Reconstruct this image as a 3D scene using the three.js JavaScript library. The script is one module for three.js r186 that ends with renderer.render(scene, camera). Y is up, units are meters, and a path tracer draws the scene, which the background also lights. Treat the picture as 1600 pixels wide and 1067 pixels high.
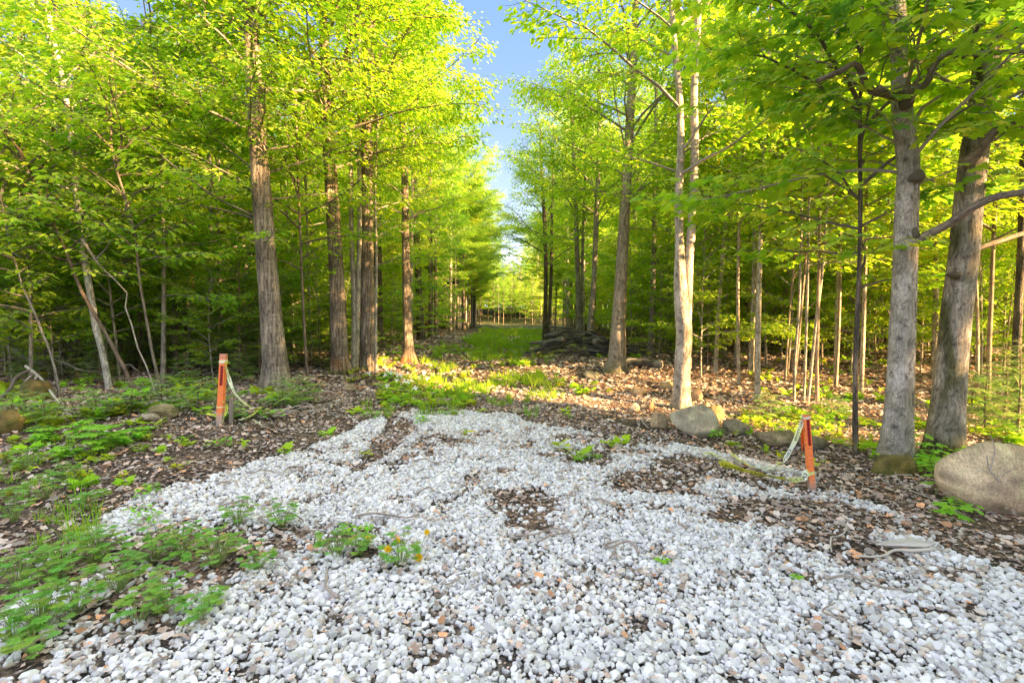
import * as THREE from 'three';
import { mergeGeometries, mergeVertices, toCreasedNormals } from 'three/addons/utils/BufferGeometryUtils.js';

// ---------------------------------------------------------------- camera, sky, sun, exposure
const scene = new THREE.Scene();
const FOCAL = 760, CX = 800, CY = 533.5, HORIZON = 503, EYE = 1.5;      // the lens, in pixels of a 1600 x 1067 picture
const PITCH = -Math.atan((CY - HORIZON) / FOCAL);
const camera = new THREE.PerspectiveCamera(2 * Math.atan(CY / FOCAL) * 180 / Math.PI, 1600 / 1067, 0.05, 900);
camera.position.set(0, EYE, 0);
camera.rotation.set(PITCH, 0, 0);
scene.add(camera);

const SUN_AZ = 116, SUN_EL = 17;                                          // degrees to the right of the view, degrees up
const sunDir = new THREE.Vector3(
  Math.sin(SUN_AZ * Math.PI / 180) * Math.cos(SUN_EL * Math.PI / 180), Math.sin(SUN_EL * Math.PI / 180),
  -Math.cos(SUN_AZ * Math.PI / 180) * Math.cos(SUN_EL * Math.PI / 180));
const sun = new THREE.DirectionalLight(new THREE.Color(1.0, 0.62, 0.28), 4.8);
sun.position.copy(sunDir).multiplyScalar(120);
sun.target.position.set(0, 0, -14);
sun.castShadow = true;
sun.shadow.mapSize.set(4096, 4096);
Object.assign(sun.shadow.camera, { left: -70, right: 70, top: 60, bottom: -60, near: 1, far: 300 });
sun.shadow.radius = 1;
scene.add(sun, sun.target);
const EXPOSURE = 9.8;

// ---------------------------------------------------------------- numbers
function rngOf(seed) {
  let a = seed >>> 0;
  return () => { a = (a + 0x6d2b79f5) | 0; let t = Math.imul(a ^ (a >>> 15), 1 | a); t = (t + Math.imul(t ^ (t >>> 7), 61 | t)) ^ t; return ((t ^ (t >>> 14)) >>> 0) / 4294967296; };
}
const clamp = (x, a = 0, b = 1) => Math.min(b, Math.max(a, x));
const lerp = (a, b, t) => a + (b - a) * t;
const smooth = (a, b, x) => { const t = clamp((x - a) / (b - a)); return t * t * (3 - 2 * t); };
function hash3(x, y, z) { let h = Math.imul(x | 0, 374761393) ^ Math.imul(y | 0, 668265263) ^ Math.imul(z | 0, 1274126177); h = Math.imul(h ^ (h >>> 13), 1103515245); h ^= h >>> 16; return (h >>> 0) / 4294967296; }
const q5 = (t) => t * t * t * (t * (t * 6 - 15) + 10);
function vnoise(x, y, z = 0, px = 0, py = 0) {                             // value noise 0..1, periodic in x and y when px and py are given
  const xi = Math.floor(x), yi = Math.floor(y), zi = Math.floor(z), u = q5(x - xi), v = q5(y - yi), w = q5(z - zi);
  const mx = (i) => (px ? ((i % px) + px) % px : i), my = (i) => (py ? ((i % py) + py) % py : i);
  const x0 = mx(xi), x1 = mx(xi + 1), y0 = my(yi), y1 = my(yi + 1);
  const f = (zz) => lerp(lerp(hash3(x0, y0, zz), hash3(x1, y0, zz), u), lerp(hash3(x0, y1, zz), hash3(x1, y1, zz), u), v);
  return z === 0 ? f(0) : lerp(f(zi), f(zi + 1), w);
}
function fbm(x, y, z = 0, oct = 4, px = 0, py = 0) {
  let s = 0, a = 0.5, n = 0;
  for (let i = 0; i < oct; i++) { s += a * vnoise(x + i * 17.3 * (px ? 0 : 1), y + i * 9.1 * (py ? 0 : 1), z ? z + i * 3.7 : 0, px, py); n += a; a *= 0.5; x *= 2; y *= 2; z *= 2; px *= 2; py *= 2; }
  return s / n;
}
const V = (x, y, z) => new THREE.Vector3(x, y, z);

// ---------------------------------------------------------------- sky: blue, pale at the horizon; bright cloud added out of view for light
{
  const W = 1024, H = 512, data = new Float32Array(W * H * 4);
  for (let j = 0; j < H; j++) for (let i = 0; i < W; i++) {
    const el = ((j + 0.5) / H - 0.5) * Math.PI, az = ((i + 0.5) / W - 0.5) * 2 * Math.PI, y = Math.sin(el), x = Math.cos(az) * Math.cos(el), z = Math.sin(az) * Math.cos(el);
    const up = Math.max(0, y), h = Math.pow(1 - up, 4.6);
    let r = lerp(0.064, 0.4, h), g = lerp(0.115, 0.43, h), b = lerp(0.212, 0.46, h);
    const k = 1 / (up + 0.22), cl = fbm(x * k * 1.25 + 77.82, z * k * 1.25 + 76.69, 0, 6), c = smooth(0.47, 0.74, cl) * smooth(0.0, 0.15, up) * 0.9;  // added cloud, kept clear of the view, lifts the ambient light
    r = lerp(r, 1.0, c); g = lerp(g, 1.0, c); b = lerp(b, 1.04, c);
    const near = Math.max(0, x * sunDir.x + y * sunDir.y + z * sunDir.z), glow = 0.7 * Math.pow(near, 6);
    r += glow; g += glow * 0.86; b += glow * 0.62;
    const o = (j * W + i) * 4, f = 0.5;
    data[o] = r * f; data[o + 1] = g * f; data[o + 2] = b * f; data[o + 3] = 1;
  }
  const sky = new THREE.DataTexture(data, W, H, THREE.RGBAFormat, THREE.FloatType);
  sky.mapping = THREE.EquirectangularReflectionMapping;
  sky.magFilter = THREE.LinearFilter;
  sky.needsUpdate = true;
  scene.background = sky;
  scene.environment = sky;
}

// ---------------------------------------------------------------- naming
const taken = new Map();
function numbered(name) { const n = taken.get(name) ?? 0; taken.set(name, n + 1); return n ? name + '_' + String(n).padStart(3, '0') : name; }
function tag(o, label, category, group, kind) {
  if (label) o.userData.label = label;
  if (category) o.userData.category = category;
  if (group) o.userData.group = group;
  if (kind) o.userData.kind = kind;
  return o;
}
function thing(name, label, category, pos = [0, 0, 0], turn = 0, group) {
  const o = new THREE.Group();
  o.name = numbered(name);
  o.position.set(...(pos.isVector3 ? pos.toArray() : pos));
  o.rotation.y = turn;
  scene.add(o);
  return tag(o, label, category, group);
}
function part(name, geometry, material, parent, label, kind) {
  const m = new THREE.Mesh(geometry, material);
  m.name = name;
  m.castShadow = m.receiveShadow = true;
  parent.add(m);
  if (label) m.userData.label = label;
  if (kind) m.userData.kind = kind;
  return m;
}
function solo(name, geometry, material, label, category, group, kind) {
  const m = part(numbered(name), geometry, material, scene);
  return tag(m, label, category, group, kind);
}
function copyOf(o, name, label, group) {
  const c = o.clone();
  c.name = numbered(name);
  c.userData = { ...o.userData };
  if (label) c.userData.label = label;
  if (group) c.userData.group = group;
  scene.add(c);
  return c;
}

// ---------------------------------------------------------------- geometry collector
class Geo {
  constructor() { this.p = []; this.i = []; this.c = []; this.u = []; this.n = 0; }
  vert(x, y, z, c, u = 0, v = 0) { this.p.push(x, y, z); this.c.push(c[0], c[1], c[2]); this.u.push(u, v); return this.n++; }
  tri(a, b, c) { this.i.push(a, b, c); }
  build(normals = false) {
    const g = new THREE.BufferGeometry();
    g.setAttribute('position', new THREE.BufferAttribute(new Float32Array(this.p), 3));
    g.setAttribute('color', new THREE.BufferAttribute(new Float32Array(this.c), 3));
    g.setAttribute('uv', new THREE.BufferAttribute(new Float32Array(this.u), 2));
    g.setIndex(new THREE.BufferAttribute(new Uint32Array(this.i), 1));
    if (normals) g.computeVertexNormals();
    return g;
  }
}
const WHITE = [1, 1, 1];
// a tube along points with a radius at each; wobble(theta, s, k) scales the radius, tint(theta, s, p) gives the vertex colour
function tube(geo, pts, radii, sides = 6, tint = () => WHITE, wobble, cap = true) {
  const T = new THREE.Vector3(), N = new THREE.Vector3(), B = new THREE.Vector3(), start = geo.n;
  let s = 0;
  N.set(0, 0, 1);
  for (let k = 0; k < pts.length; k++) {
    T.subVectors(pts[Math.min(k + 1, pts.length - 1)], pts[Math.max(k - 1, 0)]).normalize();
    N.addScaledVector(T, -N.dot(T));
    if (N.lengthSq() < 1e-4) N.set(1, 0, 0).addScaledVector(T, -T.x);
    N.normalize();
    B.crossVectors(T, N);
    if (k) s += pts[k].distanceTo(pts[k - 1]);
    for (let j = 0; j <= sides; j++) {
      const a = (j / sides) * 2 * Math.PI, r = radii[k] * (wobble ? wobble(j === sides ? 0 : a, s, k) : 1), ca = Math.cos(a) * r, sa = Math.sin(a) * r;
      const p = pts[k], x = p.x + N.x * ca + B.x * sa, y = p.y + N.y * ca + B.y * sa, z = p.z + N.z * ca + B.z * sa;
      geo.vert(x, y, z, tint(a, s, y, x, z), (j / sides) * Math.max(0.25, Math.round(2 * Math.PI * radii[0] * 2) / 2), s);
    }
    if (k) for (let j = 0; j < sides; j++) { const a = start + (k - 1) * (sides + 1) + j, b = a + sides + 1; geo.tri(a, a + 1, b); geo.tri(a + 1, b + 1, b); }
  }
  if (cap) for (const end of [0, pts.length - 1]) {
    const p = pts[end], c = geo.vert(p.x, p.y, p.z, tint(0, end ? s : 0, p.y, p.x, p.z), 0.5, end ? s : 0), o = start + end * (sides + 1);
    for (let j = 0; j < sides; j++) end ? geo.tri(o + j, o + j + 1, c) : geo.tri(o + j + 1, o + j, c);
  }
}
function smoothed(geo) {                                                    // build with normals, welding the seam column
  const g = geo.build(true), p = g.attributes.position, n = g.attributes.normal, map = new Map();
  for (let i = 0; i < p.count; i++) { const k = Math.round(p.getX(i) * 5000) + ',' + Math.round(p.getY(i) * 5000) + ',' + Math.round(p.getZ(i) * 5000); (map.get(k) ?? map.set(k, []).get(k)).push(i); }
  for (const l of map.values()) if (l.length > 1) { const a = V(0, 0, 0); for (const i of l) a.add(V(n.getX(i), n.getY(i), n.getZ(i))); a.normalize(); for (const i of l) n.setXYZ(i, a.x, a.y, a.z); }
  return g;
}
function curve(pts, n) { return new THREE.CatmullRomCurve3(pts, false, 'centripetal').getPoints(n); }

// ---------------------------------------------------------------- textures
function tex(w, h, f, srgb = true, repeat = true) {
  const d = new Uint8Array(w * h * 4);
  for (let y = 0; y < h; y++) for (let x = 0; x < w; x++) { const c = f(x / w, y / h), o = (y * w + x) * 4; d[o] = clamp(c[0]) * 255; d[o + 1] = clamp(c[1]) * 255; d[o + 2] = clamp(c[2]) * 255; d[o + 3] = 255; }
  const t = new THREE.DataTexture(d, w, h);
  if (srgb) t.colorSpace = THREE.SRGBColorSpace;
  t.magFilter = THREE.LinearFilter;
  if (repeat) t.wrapS = t.wrapT = THREE.RepeatWrapping;
  t.needsUpdate = true;
  return t;
}
const g3 = (v) => [v, v, v];
// furrowed bark, one metre by two
const furrow = (u, v) => {
  const w = (fbm(u * 9, v * 5, 0, 3, 9, 5) - 0.5) * 0.045, r = 1 - Math.abs(2 * vnoise((u + w) * 30, v * 5, 0, 30, 5) - 1), r2 = 1 - Math.abs(2 * vnoise((u + w * 1.5) * 62 + 3, v * 14 + 1, 0, 62, 14) - 1);
  const br = smooth(0.62, 0.8, vnoise(u * 26, v * 22, 0, 26, 22)) * 0.5;
  return clamp(0.55 * r + 0.33 * r2 + 0.3 * br) * 0.82 + 0.18 * fbm(u * 60, v * 60, 0, 2, 60, 60);
};
const furrowColor = tex(512, 512, (u, v) => { const f = furrow(u, v), m = fbm(u * 8, v * 5, 0, 4, 8, 5), k = 0.9 - 0.55 * Math.pow(f, 1.7) + (m - 0.5) * 0.5; return [k, k * 0.97, k * 0.93]; });
const furrowBump = tex(512, 512, (u, v) => g3(1 - Math.pow(furrow(u, v), 1.4)), false);
// smoother bark with fine vertical cracks, lichen bloom and small dark marks
const smoothBark = (u, v) => {
  const w = (fbm(u * 5, v * 5, 0, 3, 5, 5) - 0.5) * 0.2, a = Math.pow(1 - Math.abs(2 * vnoise((u + w) * 30, v * 5, 0, 30, 5) - 1), 5), b = fbm(u * 40, v * 16, 0, 3, 40, 16);
  return [a, b];
};
const plainColor = tex(512, 512, (u, v) => {
  const [a, b] = smoothBark(u, v), l = smooth(0.56, 0.72, fbm(u * 9 + 5, v * 9, 0, 5, 9, 9)), d = smooth(0.6, 0.78, fbm(u * 14, v * 20, 0, 4, 14, 20)), sp = smooth(0.7, 0.78, vnoise(u * 120, v * 120, 0, 120, 120)) * smooth(0.45, 0.6, fbm(u * 6, v * 6, 0, 3, 6, 6));
  let k = 0.76 - 0.2 * a + (b - 0.5) * 0.22 + 0.13 * l - 0.15 * d + sp * 0.2;
  return [k, k * 0.985, k * 0.95 + l * 0.02];
});
const plainBump = tex(512, 512, (u, v) => { const [a, b] = smoothBark(u, v); return g3(0.75 - 0.55 * a + (b - 0.5) * 0.5); }, false);
const mottle = tex(1024, 1024, (u, v) => {                                  // litter and soil tone, 3 m a side
  const a = fbm(u * 12, v * 12, 0, 5, 12, 12), b = vnoise(u * 120, v * 120, 0, 120, 120), c = vnoise(u * 260, v * 260, 0, 260, 260), k = 0.42 + 0.4 * (a - 0.5) + 0.42 * (b - 0.5) + 0.3 * (c - 0.5);
  return [k * 1.04, k, k * 0.94];
});
const mottleBump = tex(1024, 1024, (u, v) => g3(0.5 * vnoise(u * 120, v * 120, 0, 120, 120) + 0.3 * vnoise(u * 260, v * 260, 0, 260, 260) + 0.2 * fbm(u * 20, v * 20, 0, 2, 20, 20)), false);
const rockColor = tex(512, 512, (u, v) => {
  const a = fbm(u * 4, v * 4, 0, 5, 4, 4), b = fbm(u * 70, v * 70, 0, 3, 70, 70), l = smooth(0.58, 0.7, fbm(u * 10 + 3, v * 10, 0, 4, 10, 10)), k = 0.82 + (a - 0.5) * 0.4 + (b - 0.5) * 0.34;
  return [k + 0.04, k * 0.98 + l * 0.03, k * 0.9];
});
const rockBump = tex(512, 512, (u, v) => g3(fbm(u * 10, v * 10, 0, 6, 10, 10)), false);
const woodGrain = tex(256, 512, (u, v) => { const k = 0.92 + 0.3 * (vnoise(u * 40, v * 3, 0, 40, 3) - 0.5) + 0.2 * (vnoise(u * 90, v * 6, 0, 90, 6) - 0.5); return [k, k * 0.99, k * 0.97]; });

// ---------------------------------------------------------------- materials (base colours come mostly from vertex colours)
const std = (o) => new THREE.MeshStandardMaterial({ roughness: 0.95, ...o });
const M = {
  furrow: std({ map: furrowColor, bumpMap: furrowBump, bumpScale: 0.03, vertexColors: true, name: 'furrowed bark' }),
  plain: std({ map: plainColor, bumpMap: plainBump, bumpScale: 0.008, vertexColors: true, name: 'smooth bark' }),
  limb: std({ vertexColors: true, name: 'limb bark' }),
  ground: std({ map: mottle, bumpMap: mottleBump, bumpScale: 0.025, vertexColors: true, name: 'forest floor', roughness: 1 }),
  rock: std({ map: rockColor, bumpMap: rockBump, bumpScale: 0.012, vertexColors: true, name: 'field stone' }),
  litter: new THREE.MeshPhysicalMaterial({ roughness: 0.8, vertexColors: true, side: THREE.DoubleSide, specularIntensity: 0.4, name: 'dead leaf' }),
  stone: std({ roughness: 0.85, name: 'crushed limestone' }),
};
const leafMat = (name, tint, through = 0.68) => new THREE.MeshPhysicalMaterial({ name, color: new THREE.Color().setRGB(...tint), vertexColors: true, roughness: 1, transmission: through, thickness: 0, specularIntensity: 0.25, side: THREE.DoubleSide });
M.leaf = leafMat('spring leaf', [1, 1, 1]);
M.leafDeep = leafMat('deeper leaf', [0.72, 0.86, 0.9]);
M.leafGold = leafMat('yellow green leaf', [1.25, 1.05, 0.8]);
M.needle = leafMat('conifer needle', [1, 1, 1], 0.3);
M.herb = leafMat('herb leaf', [1, 1, 1], 0.4);
M.petal = leafMat('petal', [1, 1, 1], 0.3);

// ---------------------------------------------------------------- terrain
function groundY(x, z) {
  const d = -z;
  const bank = 0.24 * smooth(-1.6, -4.2, x) * smooth(3.6, 6.2, d), low = -0.12 * smooth(1.2, 3.4, x) * smooth(2.5, 4.5, d) * (1 - smooth(9, 14, d));
  const rise = 0.28 * smooth(8, 16, d) + 0.006 * Math.max(0, d - 16) + 4.5 * smooth(62, 150, d) + 5 * smooth(24, 60, -x) * smooth(-5, 20, d);
  const rough = (fbm(x * 0.9 + 40, z * 0.9, 0, 3) - 0.5) * 0.16 * smooth(3, 8, Math.hypot(x, d) ) + (fbm(x * 0.12 + 7, z * 0.12 + 3, 0, 2) - 0.5) * 0.9 * smooth(9, 26, Math.abs(x) + Math.max(0, d - 25) * 0.2);
  const heap = 0.13 * Math.exp(-(((x + 1.75) / 0.7) ** 2 + ((d - 7.2) / 0.5) ** 2));
  return bank + low + rise + rough + heap;
}
const cosP = Math.cos(PITCH), sinP = Math.sin(PITCH);
function ray(px, py) { const x = (px - CX) / FOCAL, y = -(py - CY) / FOCAL; return V(x, y * cosP + sinP, y * sinP - cosP); }
function at(px, py, d) { const r = ray(px, py), k = d / -r.z; return V(r.x * k, EYE + r.y * k, -d); }                 // the point seen there at depth d
function onGround(px, py) {                                                  // the ground point seen there
  const r = ray(px, py);
  let t = 0.5;
  for (let i = 0; i < 6000; i++) { const x = r.x * t, y = EYE + r.y * t, z = r.z * t; if (y <= groundY(x, z)) break; t += Math.max(0.004, (y - groundY(x, z)) * 0.5); if (t > 400) break; }
  const p = V(r.x * t, 0, r.z * t);
  p.y = groundY(p.x, p.z);
  return p;
}
const standing = (x, z, up = 0) => V(x, groundY(x, z) + up, z);

// plan of the gravel, the litter drifts in it and the worn grass of the trail, as ground polygons and blots
const plan = (list) => list.map(([x, y]) => { const p = onGround(x, y); return [p.x, p.z]; });
function inside(poly, x, z) { let c = false; for (let i = 0, j = poly.length - 1; i < poly.length; j = i++) { const [xi, zi] = poly[i], [xj, zj] = poly[j]; if ((zi > z) !== (zj > z) && x < ((xj - xi) * (z - zi)) / (zj - zi) + xi) c = !c; } return c; }
const gravelPlan = plan([[-420, 1160], [-60, 985], [70, 900], [140, 862], [118, 830], [172, 795], [300, 748], [420, 714], [500, 690], [560, 664], [585, 656], [604, 662], [612, 680], [622, 655], [650, 643], [715, 643], [800, 652], [870, 668], [960, 686], [1060, 696], [1180, 714], [1290, 758], [1365, 792], [1440, 835], [1510, 878], [1580, 905], [1720, 960], [2100, 1160]]);
gravelPlan.push([2.6, 1.5], [-2.6, 1.5]);
const blot = (px, py, rx, ry, amount) => { const c = onGround(px, py), e = onGround(px + rx, py), n = onGround(px, py - ry), f = onGround(px, py + ry); return { x: c.x, z: (n.z + f.z) / 2, rx: Math.abs(e.x - c.x), rz: Math.abs(n.z - f.z) / 2, amount }; };
const drifts = [
  [610, 690, 22, 40, 1], [715, 690, 75, 16, 0.55], [660, 705, 40, 10, 0.5], [830, 795, 55, 32, 0.85], [960, 690, 70, 22, 0.7], [1020, 755, 70, 20, 1.0], [1110, 735, 90, 18, 0.95], [905, 715, 60, 14, 0.6], [1240, 760, 60, 22, 0.7],
  [1265, 808, 120, 30, 1.15], [1330, 856, 90, 24, 1.05], [1180, 800, 70, 22, 0.5], [1420, 905, 120, 26, 0.7], [1500, 960, 80, 20, 0.55], [1380, 960, 70, 14, 0.5], [1060, 990, 70, 26, 0.55], [1230, 900, 60, 16, 0.4], [900, 930, 90, 18, 0.4], [790, 960, 40, 14, 0.45],
  [250, 890, 170, 62, 1.1], [90, 890, 90, 50, 1.2], [380, 862, 90, 26, 0.85], [480, 836, 70, 16, 0.7], [150, 985, 120, 60, 0.95], [60, 1050, 110, 30, 0.8], [560, 866, 50, 12, 0.6], [420, 790, 60, 12, 0.4], [590, 720, 40, 12, 0.45], [770, 745, 60, 8, 0.4], [870, 845, 50, 10, 0.4], [820, 700, 60, 12, 0.5], [1480, 1010, 60, 14, 0.4], [700, 1035, 50, 10, 0.35],
].map((a) => blot(...a));
function edge(x, z) { return inside(gravelPlan, x, z); }
function driftAt(x, z) { let s = 0; for (const b of drifts) { const r = ((x - b.x) / b.rx) ** 2 + ((z - b.z) / b.rz) ** 2; if (r < 3) s = Math.max(s, b.amount * (1 - smooth(0.35, 1.9, r))); } return s; }
function gravelAt(x, z) {                                                   // 0 none .. 1 solid
  const wx = (fbm(x * 1.7, z * 1.7, 0, 3) - 0.5) * 0.7, wz = (fbm(x * 1.7 + 31, z * 1.7 + 9, 0, 3) - 0.5) * 0.7;
  if (!edge(x + wx * 0.5, z + wz * 0.5)) return 0;
  const n = fbm(x * 5.2 + 3, z * 5.2, 0, 3), soft = smooth(2.2, 4.5, -z);
  return clamp(1.1 - driftAt(x + wx * 0.3, z + wz * 0.3) * lerp(0.85, 1.3, soft) - lerp(0.65, 0.95, soft) * smooth(0.53, 0.74, n));
}
function trailGrass(x, z) {
  const d = -z;
  if (d < 7.6 || d > 190) return 0;
  const mid = lerp(-0.75, -0.3, smooth(8, 30, d)), half = lerp(1.9, 2.9, smooth(8, 22, d));
  const side = 1 - smooth(half * 0.55, half, Math.abs(x - mid)), n = fbm(x * 1.1 + 5, z * 0.7 + 2, 0, 4), worn = smooth(0.42, 0.6, n);
  return side * worn * smooth(7.6, 9.5, d + (n - 0.5) * 4) * lerp(0.55, 1, smooth(12, 28, d)) + 0.8 * smooth(40, 60, d) * (1 - smooth(3, 9, Math.abs(x)));
}

// ---------------------------------------------------------------- ground: one sheet to the horizon
{
  const line = (a0, step, grow, far) => { const l = [0]; let s = step, p = 0; while (p < far) { p += s; l.push(p); if (p > a0) s *= grow; } return l; };
  const right = line(7, 0.11, 1.09, 420), xs = [...right.slice(1).map((v) => -v).reverse(), ...right], fwd = line(14, 0.11, 1.06, 420), back = line(2, 0.3, 1.3, 420);
  const zs = [...back.slice(1).reverse(), ...fwd.map((v) => -v)];
  const p = [], c = [], u = [], idx = [], nx = xs.length;
  for (const z of zs) for (const x of xs) {
    const y = groundY(x, z), d = -z;
    p.push(x, y, z); u.push(x / 3, z / 3);
    const gr = gravelAt(x, z), tg = trailGrass(x, z), n = fbm(x * 0.8, z * 0.8, 0, 4), n2 = fbm(x * 0.3 + 9, z * 0.3, 0, 3);
    let col = [lerp(0.46, 0.74, n), lerp(0.31, 0.52, n), lerp(0.23, 0.4, n)];
    const mix = (b, t) => { col = col.map((v, k) => lerp(v, b[k], t)); };
    mix([0.2, 0.3, 0.06], clamp(0.55 * tg));
    mix([0.16, 0.26, 0.05], 0.85 * smooth(42, 66, d) * (1 - smooth(10, 20, Math.abs(x))));
    if (d > 5) mix([0.16, 0.16, 0.06], 0.35 * smooth(0.5, 0.7, n2));
    mix([0.62, 0.6, 0.58], 0.9 * gr);
    c.push(...col);
  }
  for (let j = 0; j < zs.length - 1; j++) for (let i = 0; i < nx - 1; i++) { const a = j * nx + i; idx.push(a, a + 1, a + nx, a + 1, a + nx + 1, a + nx); }
  const g = new THREE.BufferGeometry();
  g.setAttribute('position', new THREE.Float32BufferAttribute(p, 3));
  g.setAttribute('color', new THREE.Float32BufferAttribute(c, 3));
  g.setAttribute('uv', new THREE.Float32BufferAttribute(u, 2));
  g.setIndex(idx);
  g.computeVertexNormals();
  solo('ground', g, M.ground, 'brown leaf covered forest floor with a worn grassy trail between the trees', undefined, undefined, 'structure');
}

// ---------------------------------------------------------------- instancing helper for stuff
const TMP = { m: new THREE.Matrix4(), q: new THREE.Quaternion(), e: new THREE.Euler(), s: new THREE.Vector3() };
function scatter(name, geometry, material, list, parent) {                   // list of { p, q | e, s, c }
  const im = new THREE.InstancedMesh(geometry, material, list.length);
  list.forEach((it, k) => {
    TMP.m.compose(it.p, it.q ?? TMP.q.setFromEuler(it.e), it.s.isVector3 ? it.s : TMP.s.setScalar(it.s));
    im.setMatrixAt(k, TMP.m);
    if (it.c) im.setColorAt(k, it.c);
  });
  im.name = name;
  im.castShadow = im.receiveShadow = true;
  parent.add(im);
  im.userData.kind = 'stuff';
  return im;
}
const rgb = (r, g, b) => new THREE.Color().setRGB(r, g, b);

// ---------------------------------------------------------------- stones: a lump cut by a dozen planes
function stoneGeometry(seed, detail, cuts, keep, squash = [1, 1, 1], sharp = 0) {
  const r = rngOf(seed), g0 = new THREE.IcosahedronGeometry(1, detail);
  g0.deleteAttribute('normal'); g0.deleteAttribute('uv');
  const g = mergeVertices(g0, 1e-4), p = g.attributes.position, planes = [];
  for (let i = 0; i < cuts; i++) {
    if (!sharp) { planes.push([V(r() * 2 - 1, r() * 2 - 1, r() * 2 - 1).normalize(), keep + (1 - keep) * r()]); continue; }
    const y = 1 - 2 * (i + 0.5) / cuts, a = i * 2.4 + seed;                  // faces all round: broken stone
    planes.push([V(Math.cos(a) * Math.sqrt(1 - y * y), y, Math.sin(a) * Math.sqrt(1 - y * y)).add(V(r() - 0.5, r() - 0.5, r() - 0.5).multiplyScalar(0.7)).normalize(), keep + 0.3 * r()]);
  }
  const v = V(0, 0, 0);
  for (let i = 0; i < p.count; i++) {
    v.fromBufferAttribute(p, i);
    for (let k = 0; k < 2; k++) for (const [n, d] of planes) { const over = v.dot(n) - d; if (over > 0) v.addScaledVector(n, -over * (sharp ? 1 : 0.93)); }
    p.setXYZ(i, v.x * squash[0], v.y * squash[1], v.z * squash[2]);
  }
  g.computeVertexNormals();
  return sharp ? toCreasedNormals(g, sharp) : g;
}
{
  const bed = thing('gravel', 'apron of loose pale grey crushed stone across the foreground', 'gravel');
  bed.userData.kind = 'structure';
  const forms = [];
  for (let i = 0; i < 9; i++) forms.push(stoneGeometry(100 + i, 3, 9 + (i % 4), 0.5, [1.4, 1.0 + 0.05 * (i % 4), 1.1 + 0.06 * (i % 3)], 0.4));
  const r = rngOf(7), lists = forms.map(() => []);
  const near = [];
  for (let x = -9; x <= 9; x += 0.02) for (let z = -0.9; z > -9.6; z -= 0.02) {
    if (Math.abs(x) > 0.6 + 1.2 * (0.6 - z)) continue;
    const d = -z, px = x + (r() - 0.5) * 0.02, pz = z + (r() - 0.5) * 0.02, keep = r(), gr = gravelAt(px, pz);
    const dens = gr < 0.02 ? 0 : Math.pow(gr, 0.8);
    const stray = gr < 0.02 && driftAt(px, pz) < 0.01 ? 0 : 0.02;
    if (keep > dens * 0.98 + stray) continue;
    const big = r(), size = (0.011 + 0.017 * Math.pow(big, 1.7) + (r() < 0.04 ? 0.008 : 0)) * 0.7, layer = r() < 0.42 ? 1 : 0;
    const w = r(), warm = r(), k = lerp(0.45, 0.82, Math.pow(w, 0.55)) * (r() < 0.08 ? 0.7 : 1);
    const col = warm < 0.08 ? rgb(k * 0.86, k * 0.74, k * 0.62) : warm < 0.5 ? rgb(k, k * 0.965, k * 0.975) : rgb(k, k * 0.97, k * 0.94);
    const it = { p: V(px, groundY(px, pz) + size * 0.3 + layer * size * 0.9 * gr, pz), e: new THREE.Euler((r() - 0.5) * 1.3, r() * 6.28, (r() - 0.5) * 1.3), s: V(size * (0.85 + 0.5 * r()), size * (0.8 + 0.35 * r()), size * (0.85 + 0.4 * r())), c: col };
    it.form = Math.floor(r() * forms.length);
    it.key = Math.hypot(px, d, EYE) / size;
    it.layer = layer;
    const pyOnFrame = CY - FOCAL * Math.tan(Math.atan2(it.p.y - EYE, d) - PITCH), seen = d > 0 && pyOnFrame < 1062 && Math.abs(px) < (d * 0.95 + 0.1) * 1.05;
    if (seen && layer) near.push(it);
    lists[it.form].push(it);
  }
  near.sort((a, b) => a.key - b.key);
  const chosen = new Set(near.slice(0, 300));
  for (const f of forms) void f;
  const shades = [0.46, 0.54, 0.62, 0.7, 0.78].map((k, i) => std({ color: rgb(k, k * 0.975, k * (i % 2 ? 0.92 : 0.95)), roughness: 0.85, name: 'crushed limestone' }));
  for (const it of chosen) {
    const m = part('stone', forms[it.form], shades[Math.round(clamp((it.c.g - 0.45) / 0.078, 0, 4))], bed);
    m.position.copy(it.p); m.rotation.copy(it.e); m.scale.copy(it.s);
  }
  forms.forEach((f, k) => scatter('gravel_stones', f, M.stone, lists[k].filter((it) => !chosen.has(it)), bed));
  console.log('stones ' + lists.reduce((s, l) => s + l.length, 0));
}

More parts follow.
